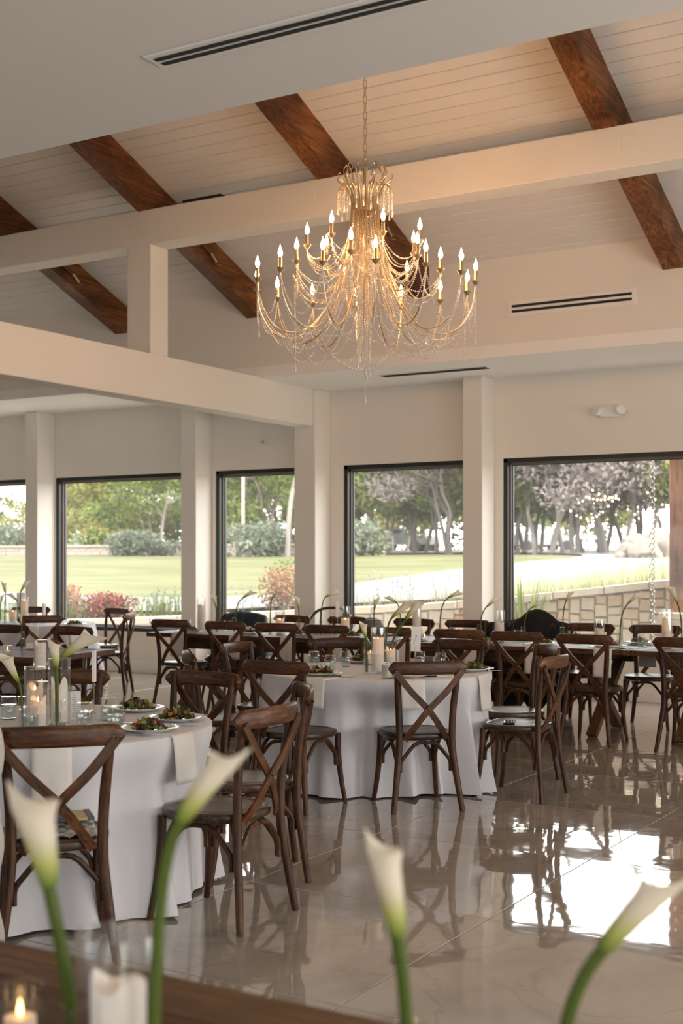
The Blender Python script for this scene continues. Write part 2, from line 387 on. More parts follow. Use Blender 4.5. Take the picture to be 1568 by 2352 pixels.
# columns
for (a, b, lb) in ((-12.55,-12.33,'white square column at far left between windows'), (-9.90,-9.67,'white square column left of the narrow window'), (-8.22,-7.93,'white square column under the end of the low beam'), (-6.03,-5.80,'white square column beside the wide right window')):
    struct(MB().cbox(a, b, YC, YW, 0, ZS, .006).build('column', m_wall, smooth=False), lb)
# soffit over the windows, face above it, vault, flat ceiling near
struct(MB().box(XL, XR, YS, YW+.2, ZS, ZS+.12).build('ceiling_soffit', m_soffit, smooth=False))
struct(MB().box(XL, XR, YS, YS+.12, ZS+.12, ZE+.35).build('wall_above_soffit', m_wall, smooth=False))
struct(MB().box(XL, XR, YF, YN, ZS, ZS+.12).build('ceiling_near', m_ceil, smooth=False))
struct(MB().box(XL, XR, YN-.12, YN, ZS+.12, ZE+.35).build('wall_near_vault', m_wall, smooth=False))
ce = MB()
def slab(y0, z0, y1, z1, t=.08):
    ce.add([(XL,y0,z0),(XR,y0,z0),(XR,y1,z1),(XL,y1,z1),(XL,y0,z0+t),(XR,y0,z0+t),(XR,y1,z1+t),(XL,y1,z1+t)],
           [(0,1,2,3),(7,6,5,4),(0,4,5,1),(1,5,6,2),(2,6,7,3),(3,7,4,0)])
slab(YRDG, ZRDG+.022, YS, ZE+.022); slab(YN, ZE+.022, YRDG, ZRDG+.022)
ce = struct(fixn(ce.build('ceiling', m_plank, smooth=False)))
an = math.atan(SL); PW = .137
L = (YS-YRDG)/math.cos(an); npl = int(L/PW)
pmesh = MB().cbox(XL, XR, -PW/2+.0025, PW/2-.0025, 0, .024, .006).mesh('plank', m_plank, smooth=False)
for sgn in (1, -1):
    for k in range(npl+1):
        s = (k+.5)*PW
        if s > L: break
        y = YRDG + sgn*s*math.cos(an); z = ZRDG - s*math.sin(an)
        o = obj('plank', pmesh, ce); o.location = (0, y, z); o.rotation_euler = (-sgn*an, 0, 0)
# flat roof so that daylight only comes by the windows
q = MB(); ex = YW+.35; zx = ZRDG+.3-SL*(ex-YRDG)
q.add([(x, y, z) for x in (XL-.3, XR+.3) for (y, z) in ((YF-.3, ZRDG+.3-SL*(YRDG-YF+.3)+1.2), (YRDG, ZRDG+.3), (ex, zx), (ex, zx+.15), (YRDG, ZRDG+.45), (YF-.3, ZRDG+.3-SL*(YRDG-YF+.3)+1.35))], [(0,1,4,5),(1,2,3,4),(6,7,10,11),(7,8,9,10),(0,1,7,6),(1,2,8,7),(3,4,10,9),(4,5,11,10),(2,3,9,8),(5,0,6,11)])
struct(fixn(q.build('ceiling_roof_deck', m_white, smooth=False)))

# white beams and king post
X0B, X1B, YB0, YB1 = -8.22, -7.968, 9.725, 9.995
struct(MB().cbox(X0B, X1B, 4.4, YC+.02, 3.04, 3.485, .006).build('low_beam', m_wall, smooth=False), 'white low beam running from the window column over the room')
struct(MB().cbox(XL, XR, YB0, YB1, 4.545, 4.885, .006).build('tie_beam', m_wall, smooth=False), 'white tie beam crossing under the timber rafters')
struct(MB().cbox(X0B-.04, X1B, YB0, YB1, 3.485, 4.545, .006).build('king_post', m_wall, smooth=False), 'short white post joining the two white beams')
for (px0, py0, px1, py1) in ((1427,318,1458,340), (703,443,724,460), (0,572,13,590)):
    a = aty(px0, py0, YB0); b = aty(px1, py1, YB0)
    o = MB().cbox(a.x, b.x, YB0-.004, YB0, min(a.z,b.z)-.005, max(a.z,b.z)+.02, .002).build('cover_plate', m_wall, smooth=False); tag(o, {1427:'small square blank cover plate on the tie beam, right of the frame', 703:'small square blank cover plate on the tie beam beside the chandelier', 0:'small square blank cover plate on the tie beam, far left'}[px0], 'plate')

# rafters
rr = random.Random(5)
def rafter(x0, x1, lb, pipe=False):
    e = bpy.data.objects.new('rafter', None); COL.objects.link(e); e['kind'] = 'structure'; e['label'] = lb
    e.location = ((x0+x1)/2, YS, ZE-.307)
    hw = (x1-x0)/2; Y0 = YN-YS; zr = SL*(YS-YRDG)
    q = MB(); dz = .307
    ys = [0-.001 + (YRDG-YS)*k/12 for k in range(13)]
    vs = []; fs = []
    for y in ys:
        z = -SL*y; j = .004
        for (sx, sz) in ((-1,0),(1,0),(1,dz),(-1,dz)): vs.append((sx*hw+rr.uniform(-j,j)*.6, y, z+(rr.uniform(-j,j) if sz == 0 else sz)))
    for i in range(12):
        for j in range(4): j2 = (j+1)%4; fs.append((i*4+j, i*4+j2, (i+1)*4+j2, (i+1)*4+j))
    fs += [(0,1,2,3), (51,50,49,48)]
    q.add(vs, fs); fixn(q.build('timber', m_rafter, e, smooth=False))
    # far side of the vault (unseen from here)
    q = MB(); y0 = YRDG-YS; q.add([(-hw,y0,zr),(hw,y0,zr),(hw,y0,zr+dz),(-hw,y0,zr+dz),(-hw,Y0,0),(hw,Y0,0),(hw,Y0,dz),(-hw,Y0,dz)], [(0,1,5,4),(1,2,6,5),(2,3,7,6),(3,0,4,7),(4,5,6,7),(3,2,1,0)]); fixn(q.build('timber', m_rafter, e, smooth=False))
    if pipe:
        p0, p1 = -.95, -1.62
        q = MB(); q.tube([(hw+.025, p0, -SL*p0+.13), (hw+.025, p1, -SL*p1+.13)], .022, 10)
        q.build('sprinkler_pipe', m_pipe, e)
        q = MB(); q.tube([(hw+.025, p0, -SL*p0+.13), (hw+.025, p0+.10, -SL*p0+.05)], .016, 8); q.lathe([(.0,-.0),(.03,.0),(.03,.006),(.0,.012)], 12, 0, Matrix.Translation((hw+.025, p0+.13, -SL*p0+.02)))
        q.build('sprinkler_head', m_gold, e)
    return e
m_pipe = mat('brown_pipe', (.12,.045,.022), .35, metal=.3)
rafter(-3.49, -3.30, 'dark timber rafter at the right, running down past the tie beam')
rafter(-6.07, -5.885, 'dark timber rafter behind the chandelier', True)
rafter(-8.13, -7.95, 'dark timber rafter above the king post', True)
rafter(-10.02, -9.84, 'dark timber rafter at the far left', True)
rafter(-.75, -.56, 'dark timber rafter beyond the right edge')

# slot vents
def vent(name, label, M_, w_, h_, slots, lip=.02):
    e = thing(name, label, 'vent'); e.matrix_world = M_
    q = MB()
    q.cbox(-lip, w_+lip, -.004, .004, -lip, h_+lip, .0015)
    q.build('vent_frame', m_white, e, smooth=False)
    n = slots; sh = h_/(2*n-1)
    for k in range(n):
        MB().box(0, w_, -.008, -.0035, 2*k*sh, (2*k+1)*sh).build('slot', m_dark, e, smooth=False)
    return e
vent('slot_vent', 'two-slot black air vent on the wall above the right windows', Matrix.Translation((-4.98, YS-.004, 3.885)), 1.2, .075, 2, .04)
vent('ceiling_slot_vent', 'long linear air vent in the white soffit above the windows', Matrix.Translation((-6.73, 12.19, ZS-.004)) @ Matrix.Rotation(R(90), 4, 'X'), 1.24, .12, 3, .02)
vent('ceiling_slot_vent', 'long linear air vent in the near flat ceiling, top of frame', Matrix.Translation((-3.23, 4.03, ZS-.004)) @ Matrix.Rotation(R(90), 4, 'X'), 2.4, .07, 2, .03)
o = MB().lathe([(0,0),(.055,0),(.06,.006),(.06,.012)], 24).build('ceiling_disc', m_white); o.location = (-6.62, 11.74, ZS-.012); tag(o, 'small round white cover in the soffit beside the long vent', 'cover')
o = MB().box(-7.62, -7.17, YB0+.05, YB0+.2, 4.885, 4.93).build('slot_grille', m_dark, smooth=False); tag(o, 'black slot grille on top of the white tie beam', 'vent')
# emergency light
e = thing('emergency_light', 'white twin-head emergency light on the wall above the right window', 'light', (-4.47, YW, 3.03))
MB().cbox(-.11, .11, -.05, 0, -.06, .06, .012).build('housing', m_white, e)
for sx in (-1, 1):
    q = MB(); Mx = Matrix.Translation((sx*.125, -.07, .0)) @ Matrix.Rotation(R(70), 4, 'X') @ Matrix.Rotation(R(sx*28), 4, 'Y')
    q.lathe([(0,-.03),(.035,-.03),(.05,.02),(.05,.032),(.042,.034),(0,.026)], 18, 0, Mx); q.build('lamp_head', m_white, e)
e = thing('wall_plate', 'tiny wall plate with glinting sensor above the narrow window', 'plate', (-8.89, YW, 2.93))
MB().cbox(-.065, .065, -.012, 0, -.05, .05, .004).build('plate', m_wall, e, smooth=False)
MB().lathe([(0,0),(.022,0),(.018,.014),(0,.02)], 12, 0, Matrix.Translation((0,-.012,-.01)) @ Matrix.Rotation(R(90),4,'X')).build('sensor', m_gold, e)

# ------------------------------------------------------------------ cross-back chair (front = +Y, origin on the floor under the seat)
ZT = .745                                            # table height
def seat_outline(k=1.0, n=40):
    pts = []
    for i in range(n):
        a = 2*PI*i/n; c, s_ = math.cos(a), math.sin(a); p = 2.7
        x = math.copysign(abs(c)**(2/p), c); y = math.copysign(abs(s_)**(2/p), s_)
        wx = .205 + .018*y
        pts.append((x*wx*k, y*.205*k))
    return pts
def loft(q, rings, mi=0, cap_top=True, cap_bot=True):
    n = len(rings[0]); vs = [p for r in rings for p in r]; fs = []
    for i in range(len(rings)-1):
        for j in range(n):
            j2 = (j+1) % n; fs.append((i*n+j, i*n+j2, (i+1)*n+j2, (i+1)*n+j))
    if cap_bot: fs.append(tuple(reversed(range(n))))
    if cap_top: b = (len(rings)-1)*n; fs.append(tuple(b+j for j in range(n)))
    return q.add(vs, fs, mi)
def make_chair():
    t = thing('crossback_chair', 'chair', 'chair')
    q = MB(); rings = []
    for k, z in ((.93,.418),(.985,.424),(1.0,.432),(1.0,.448),(.985,.456),(.95,.459),(.86,.459),(.845,.4555),(.83,.4575),(.5,.4545),(.1,.4535)):
        rings.append([(x, y, z) for x, y in seat_outline(k)])
    loft(q, rings); q.build('seat', m_cs, t, angle=50)
    for sx in (-1, 1):
        # rear leg and back post in one bent length
        p = curve([(sx*.213,-.245,0), (sx*.190,-.225,.16), (sx*.168,-.203,.34), (sx*.163,-.200,.46), (sx*.168,-.205,.60), (sx*.180,-.222,.74), (sx*.190,-.248,.872)], 18)
        MB().tube(p, [.0145+.004*min(1, i/5) - (.0025*max(0, (i-13)/5)) for i in range(19)], 10, flat=(1.0, 1.12)).build('leg', m_cz, t)
        p = curve([(sx*.205,.205,0), (sx*.188,.184,.14), (sx*.176,.168,.30), (sx*.174,.165,.43)], 12)
        MB().tube(p, [.0135+.0055*min(1, i/8) for i in range(13)], 10).build('leg', m_cz, t)
    # crest rail: bent, rounded ends, behind the posts
    q = MB(); n = 20; rings = []
    for i in range(n+1):
        u = -1+2*i/n; x = u*.238; y = -.285 + .052*u*u; zc = .848 + .004*(1-u*u)
        e = abs(u); hh = .040 if e < .86 else .040*math.sqrt(max(.06, 1-((e-.86)/.145)**2)); th = .0125
        nx = -2*.052*u/.238; nn = Vector((nx, 1, 0)).normalized()
        ring = []
        for j in range(12):
            a = 2*PI*j/12; ca, sa = math.cos(a), math.sin(a)
            zz = math.copysign(abs(sa)**.7, sa)*hh; off = math.copysign(abs(ca)**.7, ca)*th
            ring.append((x+nn.x*off, y+nn.y*off, zc+zz))
        rings.append(ring)
    loft(q, rings); fixn(q.build('crest_rail', m_cx, t, angle=60))
    # crossed back slats
    for s_, dy in ((1, 0), (-1, -.011)):
        p = curve([(-s_*.207,-.262+dy*.3,.832), (-s_*.11,-.258+dy,.715), (0,-.246+dy,.605), (s_*.08,-.225+dy,.50), (s_*.128,-.200+dy*.3,.424)], 14)
        fixn(MB().ribbon(p, .036, .011, (0,1,0)).build('cross_slat', m_sl[0 if s_ > 0 else 1], t, smooth=False))
    # bentwood arches under the seat
    def arch(a, b, z0, zt):
        a = Vector(a); b = Vector(b); d = (b-a)
        pts = [a+Vector((0,0,z0))+d*.02, a+d*.03+Vector((0,0,z0+.06)), a+d*.13+Vector((0,0,z0+.6*(zt-z0))), a+d*.30+Vector((0,0,zt-.012)), a+d*.5+Vector((0,0,zt))]
        pts += [b-d*(.30)+Vector((0,0,zt-.012)), b-d*.13+Vector((0,0,z0+.6*(zt-z0))), b-d*.03+Vector((0,0,z0+.06)), b+Vector((0,0,z0))-d*.02]
        MB().tube(curve(pts, 20), .0115, 8).build('arch_brace', m_cz, t)
    arch((-.160,-.198,0), (.160,-.198,0), .235, .408)
    arch((-.160,.172,0), (.160,.172,0), .235, .408)
    arch((-.172,-.185,0), (-.178,.152,0), .235, .408)
    arch((.172,-.185,0), (.178,.152,0), .235, .408)
    q = MB()
    for (x, y, z) in ((-.207,-.2675,.832), (.207,-.2675,.832), (0,-.2625,.605)):
        q.lathe([(0,-.002),(.007,0),(.005,.005),(0,.006)], 8, 0, Matrix.Translation((x,y,z)) @ Matrix.Rotation(R(90),4,'X'))
    q.build('bolt_heads', m_black, t, kind='stuff')
    return t
chair0 = make_chair(); CH = {}
rj = random.Random(11)
def chair(x, y, face, label, group):
    """face = direction the sitter looks, degrees from +X"""
    return place_first_or_dup(CH, 'c', chair0, (x, y, 0), R(face-90), label, group)

T1 = Vector((-4.13, 4.28, 0)); T2 = Vector((-4.18, 7.46, 0)); T3 = Vector((-10.70, 10.85, 0)); RT_ = .762
def round_chair(T, ang, dist, label, group, twist=0):
    a = R(ang); chair(T.x+dist*math.cos(a), T.y+dist*math.sin(a), ang+180+twist, label, group)
G1, G2, G3 = 'chairs round the nearest white table', 'chairs round the middle white table', 'chairs round the far left white table'
round_chair(T1, -43.5, .97, 'dark wooden cross-back chair holding a notebook and phone cases, back to camera', G1)
chair(-3.19, 4.34, 182, 'dark wooden cross-back chair, nearest one standing right of the left white table', G1)
chair(-3.475, 4.975, 221, 'dark cross-back chair right behind the nearest side-on chair of the left white table', G1)
round_chair(T1, 88.5, .93, 'dark cross-back chair facing camera, behind the salads of the left white table', G1, 3)
round_chair(T1, 128, .86, 'dark cross-back chair facing camera, behind the tall candle of the left white table', G1)
round_chair(T2, -44.6, .83, 'dark cross-back chair seen square from behind, in front of the middle white table', G2)
chair(-3.19, 7.51, 180, 'dark cross-back chair with a phone lying on its seat', G2)
round_chair(T2, 44, .96, 'dark cross-back chair directly behind the chair with the phone', G2)
round_chair(T2, 85, .87, 'dark cross-back chair facing camera at the far right of the middle white table', G2, 4)
round_chair(T2, 134, .90, 'dark cross-back chair facing camera beyond the number card table candles', G2)
round_chair(T2, 176, .93, 'dark cross-back chair facing right, its crest lit orange, left of the middle white table', G2, 10)
round_chair(T2, 223, 1.0, 'dark cross-back chair seen edge-on at the left of the middle white table', G2)
round_chair(T2, 269, .94, 'dark cross-back chair with its back to camera, front left of the middle white table', G2)
round_chair(T3, -40, 1.12, 'brown cross-back chair back to camera at the far left round table, nearest its plate', G3)
round_chair(T3, -78, 1.05, 'brown cross-back chair cut by the left edge, at the far left round table', G3)
round_chair(T3, 133, .93, 'brown cross-back chair facing camera against the far left column', G3)
round_chair(T3, 72, .95, 'brown cross-back chair by the flower bed window, farther of the pair', G3, 6)
chair(-9.50, 10.84, 208, 'brown cross-back chair in profile under the window, nearer of the pair', G3)

# long back row
YR0, YR1 = 10.12, 11.06
NEAR = []
for k, (cx_, yy) in enumerate(((386,9.98),(512,9.93),(627,9.90),(746,9.87),(888,9.84),(1049,9.84),(1185,9.78),(1338,9.70),(1566,9.68))):
    p = aty(cx_, 1430, yy); NEAR.append(p.x)
    chair(p.x, yy+.27, 90+rj.uniform(-4, 4), 'dark cross-back chair, %s from the left along the near side of the long back tables' % ORD[k], 'near side chairs of the long back tables')
FAR = []
for k, cx_ in enumerate((558,671,799,950,1079,1225,1354,1512)):
    p = aty(cx_, 1430, 11.42); FAR.append(p.x)
    lb = {0:'dark cross-back chair with a navy jacket over its back', 5:'dark cross-back chair with a big black coat over its back', 2:'dark cross-back chair at the window with a grey bag on its corner', 4:'dark cross-back chair at the window with a small black bag on its corner'}.get(k, 'dark cross-back chair facing camera, %s from the left on the window side' % ORD[k])
    chair(p.x, 11.42-.27, -90+rj.uniform(-5, 5), lb, 'window side chairs of the long back tables')
# left farm table
S0 = Vector((-6.86, 7.10, 0)); SROT = R(8)
def s_pt(u, v): return Vector((S0.x - u*math.cos(SROT) - v*math.sin(SROT)*1.0, S0.y - u*math.sin(SROT) + v*math.cos(SROT), 0))
GS = 'chairs of the left farm table'
p = atz(163, 1441, .885); chair(p.x, p.y-.22, -88, 'brown cross-back chair facing camera, behind the candle on the left farm table', GS)
p = atz(20, 1437, .885); chair(p.x, p.y-.22, -84, 'brown cross-back chair facing camera at the left edge, behind the left farm table', GS)

# ------------------------------------------------------------------ tables
def round_table(T, seed, label_t, label_c, push=()):
    def pushed(th, z, rad):
        for (a, hw, rm) in push:
            d = abs((th-R(a)+PI) % (2*PI)-PI)*rm
            wx = min(1, max(0, (hw+.13-d)/.13)); wz = min(1, max(0, (.73-z)/.22)); k = (wx*wx*(3-2*wx))*(wz*wz*(3-2*wz))
            rad = rad*(1-k)+min(rad, rm+(rad-.765)*.85)*k
        return rad
    t = thing('round_table', label_t, 'table', T, 0, 'round banquet tables')
    MB().lathe([(0,.705),(.745,.705),(.755,.713),(.755,.728),(.748,.735),(0,.735)], 48).build('tabletop', m_tx, t)
    q = MB(); q.lathe([(.05,.0),(.05,.02),(.03,.06),(.03,.70)], 12)
    for k in range(4):
        a = R(20+90*k)
        l_ = MB().tube([(.50*math.cos(a), .50*math.sin(a), .0), (.50*math.cos(a), .50*math.sin(a), .71)], .017, 10); l_.lathe([(.0,0),(.021,.0),(.021,.03),(.0,.032)], 10, 0, Matrix.Translation((.50*math.cos(a), .50*math.sin(a), 0))); l_.build('leg', m_legm, t)
    q.build('pedestal', m_legm, t)
    r_ = random.Random(seed); N = 240; ph = []; a = 0
    # folds of uneven pitch: warp the angle
    nf = 20; c = [r_.uniform(-.5,.5) for _ in range(8)]
    q = MB(); rings = []
    def fold(th):
        w_ = th*nf + 1.4*math.sin(th*2+c[0]*6) + 1.1*math.sin(th*3+c[1]*6) + .8*math.sin(th*5+c[2]*6)
        f = .5+.5*math.sin(w_); f = f**1.6
        return f*(.75+.4*math.sin(th*4+c[3]*9)+.25*math.sin(th*7+c[4]*9))
    F_ = [fold(2*PI*j/N) for j in range(N)]
    for r in (.0001,.3,.6,.72,.752): rings.append([(r*math.cos(2*PI*j/N), r*math.sin(2*PI*j/N), ZT) for j in range(N)])
    for k in range(19):
        u = k/18.0; z = ZT-.004 - u*(ZT-.014)
        rr_ = []
        for j in range(N):
            th = 2*PI*j/N; e = max(0, u-.06)
            rad = .7615 + .004*min(1, u*20) + F_[j]*.15*(e**.75)*(.6+.4*e) + .022*u
            rad = pushed(th, z, rad)
            zz = z if u < .5 else z + .012*F_[j]*((u-.5)*2)**2 + .006*math.sin(th*6+c[5]*9)*u
            rr_.append((rad*math.cos(th), rad*math.sin(th), max(zz, .008)))
        rings.append(rr_)
    loft(q, rings, cap_top=False, cap_bot=True)
    o = fixn(q.build('tablecloth', m_cloth)); o.location = T; tag(o, label_c, 'tablecloth', 'white round tablecloths')
m_legm = mat('grey_green_leg', (.10,.13,.12), .4)
round_table(T1, 4, 'round banquet table hidden under the left white cloth', 'long white tablecloth on the nearest round table, left foreground',
    [(-43.5,.22,.70),(2,.22,.69),(46.7,.22,.70),(88.5,.22,.66),(128,.22,.59)])
round_table(T2, 12, 'round banquet table under the middle white cloth, one grey foot showing', 'long white tablecloth on the middle round table with the number card',
    [(-44.6,.22,.57),(2.9,.22,.73),(44,.22,.69),(85,.22,.6),(134,.22,.63),(176,.22,.66),(269,.22,.67)])
round_table(T3, 21, 'round banquet table under the far left white cloth', 'white tablecloth on the far left round table by the column',
    [(-43,.22,.72),(133,.22,.66)])

def farm_table(length, width, loc, rz, label, near_drop=0):
    t = thing('farm_table', label, 'table', loc, rz, 'wooden farm tables')   # origin at centre
    n = 6; bw = width/n
    rb = random.Random(int(abs(loc[0])*100))
    for k in range(n):
        y0 = -width/2+k*bw
        MB().cbox(-length/2+.09, length/2-.09, y0+.001, y0+bw-.001, ZT-.042+rb.uniform(-.001,.0), ZT+rb.uniform(-.0012,0), .003).build('board', m_tx, t, smooth=False)
    for sx in (-1, 1):
        MB().cbox(sx*length/2-(.088 if sx > 0 else 0), sx*length/2+(0 if sx > 0 else .088), -width/2, width/2, ZT-.043, ZT, .004).build('end_board', m_ty, t, smooth=False)
    for sy in (-1, 1):
        MB().cbox(-length/2+.22, length/2-.22, sy*(width/2-.13)-.02, sy*(width/2-.13)+.02, ZT-.155, ZT-.043, .003).build('apron', m_tx, t, smooth=False)
    for sx in (-1, 1):
        x = sx*(length/2-.36)
        MB().cbox(x-.045, x+.045, -width/2+.08, width/2-.08, ZT-.12, ZT-.043, .004).build('cleat', m_ty, t, smooth=False)
        for s_ in (-1, 1):
            ll = math.hypot(width-.22, ZT-.12); an_ = math.atan2(ZT-.12, width-.22)
            M_ = Matrix.Translation((x+s_*.012, 0, (ZT-.12)/2)) @ Matrix.Rotation(s_*an_, 4, 'X')
            bm = bmesh.new(); bmesh.ops.create_cube(bm, size=1)
            for v in bm.verts: v.co = (v.co.x*.085, v.co.y*(ll+.02), v.co.z*.09)
            bmesh.ops.transform(bm, matrix=M_, verts=bm.verts)
            for v in bm.verts:
                v.co.z = min(max(v.co.z, 0.001), ZT-.115)
            MB().bm(bm).build('trestle_leg', m_ty, t, smooth=False)
    MB().cbox(-length/2+.36, length/2-.36, -.035, .035, .30, .38, .003).build('stretcher', m_tx, t, smooth=False)
    return t
W_ = YR1-YR0
farm_table(2.50, W_, (-7.10, (YR0+YR1)/2, 0), 0, 'long dark farm table, leftmost of the back row under the windows')
farm_table(2.50, W_, (-4.585, (YR0+YR1)/2, 0), 0, 'long dark farm table, middle of the back row')
farm_table(2.50, W_, (-2.065, (YR0+YR1)/2, 0), 0, 'long dark farm table, rightmost of the back row, its joint gap showing')
cs = s_pt(1.21, .5); farm_table(2.42, 1.0, (cs.x, cs.y, 0), SROT, 'brown farm table at the left with a sunlit plank corner')
farm_table(2.44, .94, (-1.06, 1.34, 0), 0, 'blurred brown farm table in the near foreground')

# ------------------------------------------------------------------ tableware
def rot_to(v):   # z-rotation that turns +X to v
    return math.atan2(v.y, v.x)
FIRST = {}
def hurricane(p, h, r, label, group, key):
    k = ('h', key)
    if k not in FIRST:
        t = thing('hurricane_vase', label, 'vase')
        q = MB(); q.lathe([(r-.003,h),(r,h),(r,.004),(r-.004,0),(0,0)], 36); fixn(q.build('glass', m_glass, t))
        q = MB(); q.lathe([(r-.004,.012),(r-.004,h-.001)], 36); q.f = [f for f in q.f if len(f) == 4]; q.m = [0]*len(q.f); q.build('inner_wall', m_glass, t)
        q = MB(); q.lathe([(0,.001),(r-.004,.001),(r-.004,.012),(0,.012)], 24); q.build('thick_base', m_jar, t)
        FIRST[k] = t
        t.location = p; t['group'] = group; return t
    return dup(FIRST[k], p, 0, label, group)
def candle(p, h, r, label, group, lit=True, uneven=.012, key=None):
    k = ('c', key or (h, r, lit))
    if k in FIRST: return dup(FIRST[k], p, rnd.uniform(0, 6), label, group)
    t = thing('pillar_candle', label, 'candle', p, 0, group); FIRST[k] = t
    q = MB(); n = 28; rings = []
    rim = [h + uneven*math.sin(2*PI*j/n*2+1)+uneven*.7*math.sin(2*PI*j/n*3+h*50) for j in range(n)]
    low = h-.03 if lit else h-.05
    for rr_, zf in ((r,0),(r,.3),(r,.6)): rings.append([(rr_*math.cos(2*PI*j/n), rr_*math.sin(2*PI*j/n), zf*low) for j in range(n)])
    loft(q, rings, 0, cap_top=False)
    q2 = [[(r*math.cos(2*PI*j/n), r*math.sin(2*PI*j/n), .6*low) for j in range(n)]]
    q2.append([(r*math.cos(2*PI*j/n), r*math.sin(2*PI*j/n), low) for j in range(n)])
    q2.append([(r*math.cos(2*PI*j/n), r*math.sin(2*PI*j/n), max(low+.004, rim[j]-.006)) for j in range(n)])
    q2.append([((r-.004)*math.cos(2*PI*j/n), (r-.004)*math.sin(2*PI*j/n), max(low+.005, rim[j])) for j in range(n)])
    q2.append([((r-.009)*math.cos(2*PI*j/n), (r-.009)*math.sin(2*PI*j/n), max(low+.002, rim[j]-.012)) for j in range(n)])
    q2.append([(.5*r*math.cos(2*PI*j/n), .5*r*math.sin(2*PI*j/n), low-.004) for j in range(n)])
    loft(q, q2, 1, cap_top=True, cap_bot=False)
    q.build('wax', [m_candle, m_candle_glow if lit else m_candle], t, angle=60)
    MB().tube([(0,0,low-.006),(.001,0,low+.010)], .0012, 5).build('wick', m_wick, t)
    if lit:
        MB().lathe([(0,low+.006),(.004,low+.010),(.0052,low+.017),(.003,low+.027),(0,low+.036)], 10).build('flame', m_flame, t)
    return t
def bud_vase(p, label, group, h=.145, r=.021):
    if 'bv' not in FIRST:
        t = thing('bud_vase', label, 'vase')
        q = MB(); q.lathe([(r-.002,h),(r,h),(r,.003),(r-.003,0),(0,0)], 20); fixn(q.build('glass', m_glass, t))
        MB().lathe([(0,.006),(r-.004,.006),(r-.004,h*.62),(0,h*.62)], 16).build('water', m_water, t)
        FIRST['bv'] = t; t.location = p; t['group'] = group; return t
    return dup(FIRST['bv'], p, rnd.uniform(0, 6), label, group)
def jar(p, label, group, letters=False, h=.105):
    key = 'jl' if letters else 'j'
    if key not in FIRST:
        t = thing('mason_jar', label, 'jar')
        r = .0385
        q = MB(); pr = [(0,0),(r-.010,.0),(r-.002,.004),(r,.010),(r,.030),(r*.985,.045),(r,.060),(r,h-.032),(r-.004,h-.024),(r-.006,h-.022),(r-.0025,h-.019),(r-.0025,h-.016),(r-.006,h-.014),(r-.0025,h-.011),(r-.0025,h-.008),(r-.006,h-.006),(r-.004,h),(r-.008,h)]
        q.lathe(pr[1:], 28); fixn(q.build('glass', m_jar, t))
        q = MB(); q.lathe([(0,.006),(r-.004,.007),(r-.0035,h-.036),(0,h-.036)], 20); q.build('water', m_water, t)
        q = MB(); ri = random.Random(3)
        for _ in range(7):
            a = ri.uniform(0, 6.3); s_ = ri.uniform(.007,.010)
            q.cbox(-s_, s_, -s_, s_, -s_, s_, .002, 0, Matrix.Translation((.018*math.cos(a), .018*math.sin(a), ri.uniform(.02,h-.045))) @ Matrix.Rotation(a, 4, (1,.5,.3)))
        o = q.build('ice_cubes', m_jar, t, smooth=False, kind='stuff')
        if letters:
            fc = bpy.data.curves.new('embossed_lettering', 'FONT'); fc.body = 'Ball'; fc.size = .034; fc.extrude = .0012; fc.shear = .35; fc.align_x = 'CENTER'; fc.align_y = 'CENTER'
            fc.materials.append(m_jar)
            tmp = bpy.data.objects.new('lettering_source', fc); COL.objects.link(tmp); bpy.context.view_layer.update(); me_ = bpy.data.meshes.new_from_object(tmp.evaluated_get(bpy.context.evaluated_depsgraph_get())); bpy.data.objects.remove(tmp); me_.name = 'embossed_lettering'
            fo = obj('embossed_lettering', me_, t)
            fo.location = (0, -r-.0006, .045); fo.rotation_euler = (PI/2, 0, 0)
        FIRST[key] = t; t.location = p; t['group'] = group; t.rotation_euler = (0,0,YAW); return t
    return dup(FIRST[key], p, YAW+rnd.uniform(-.25,.25), label, group)
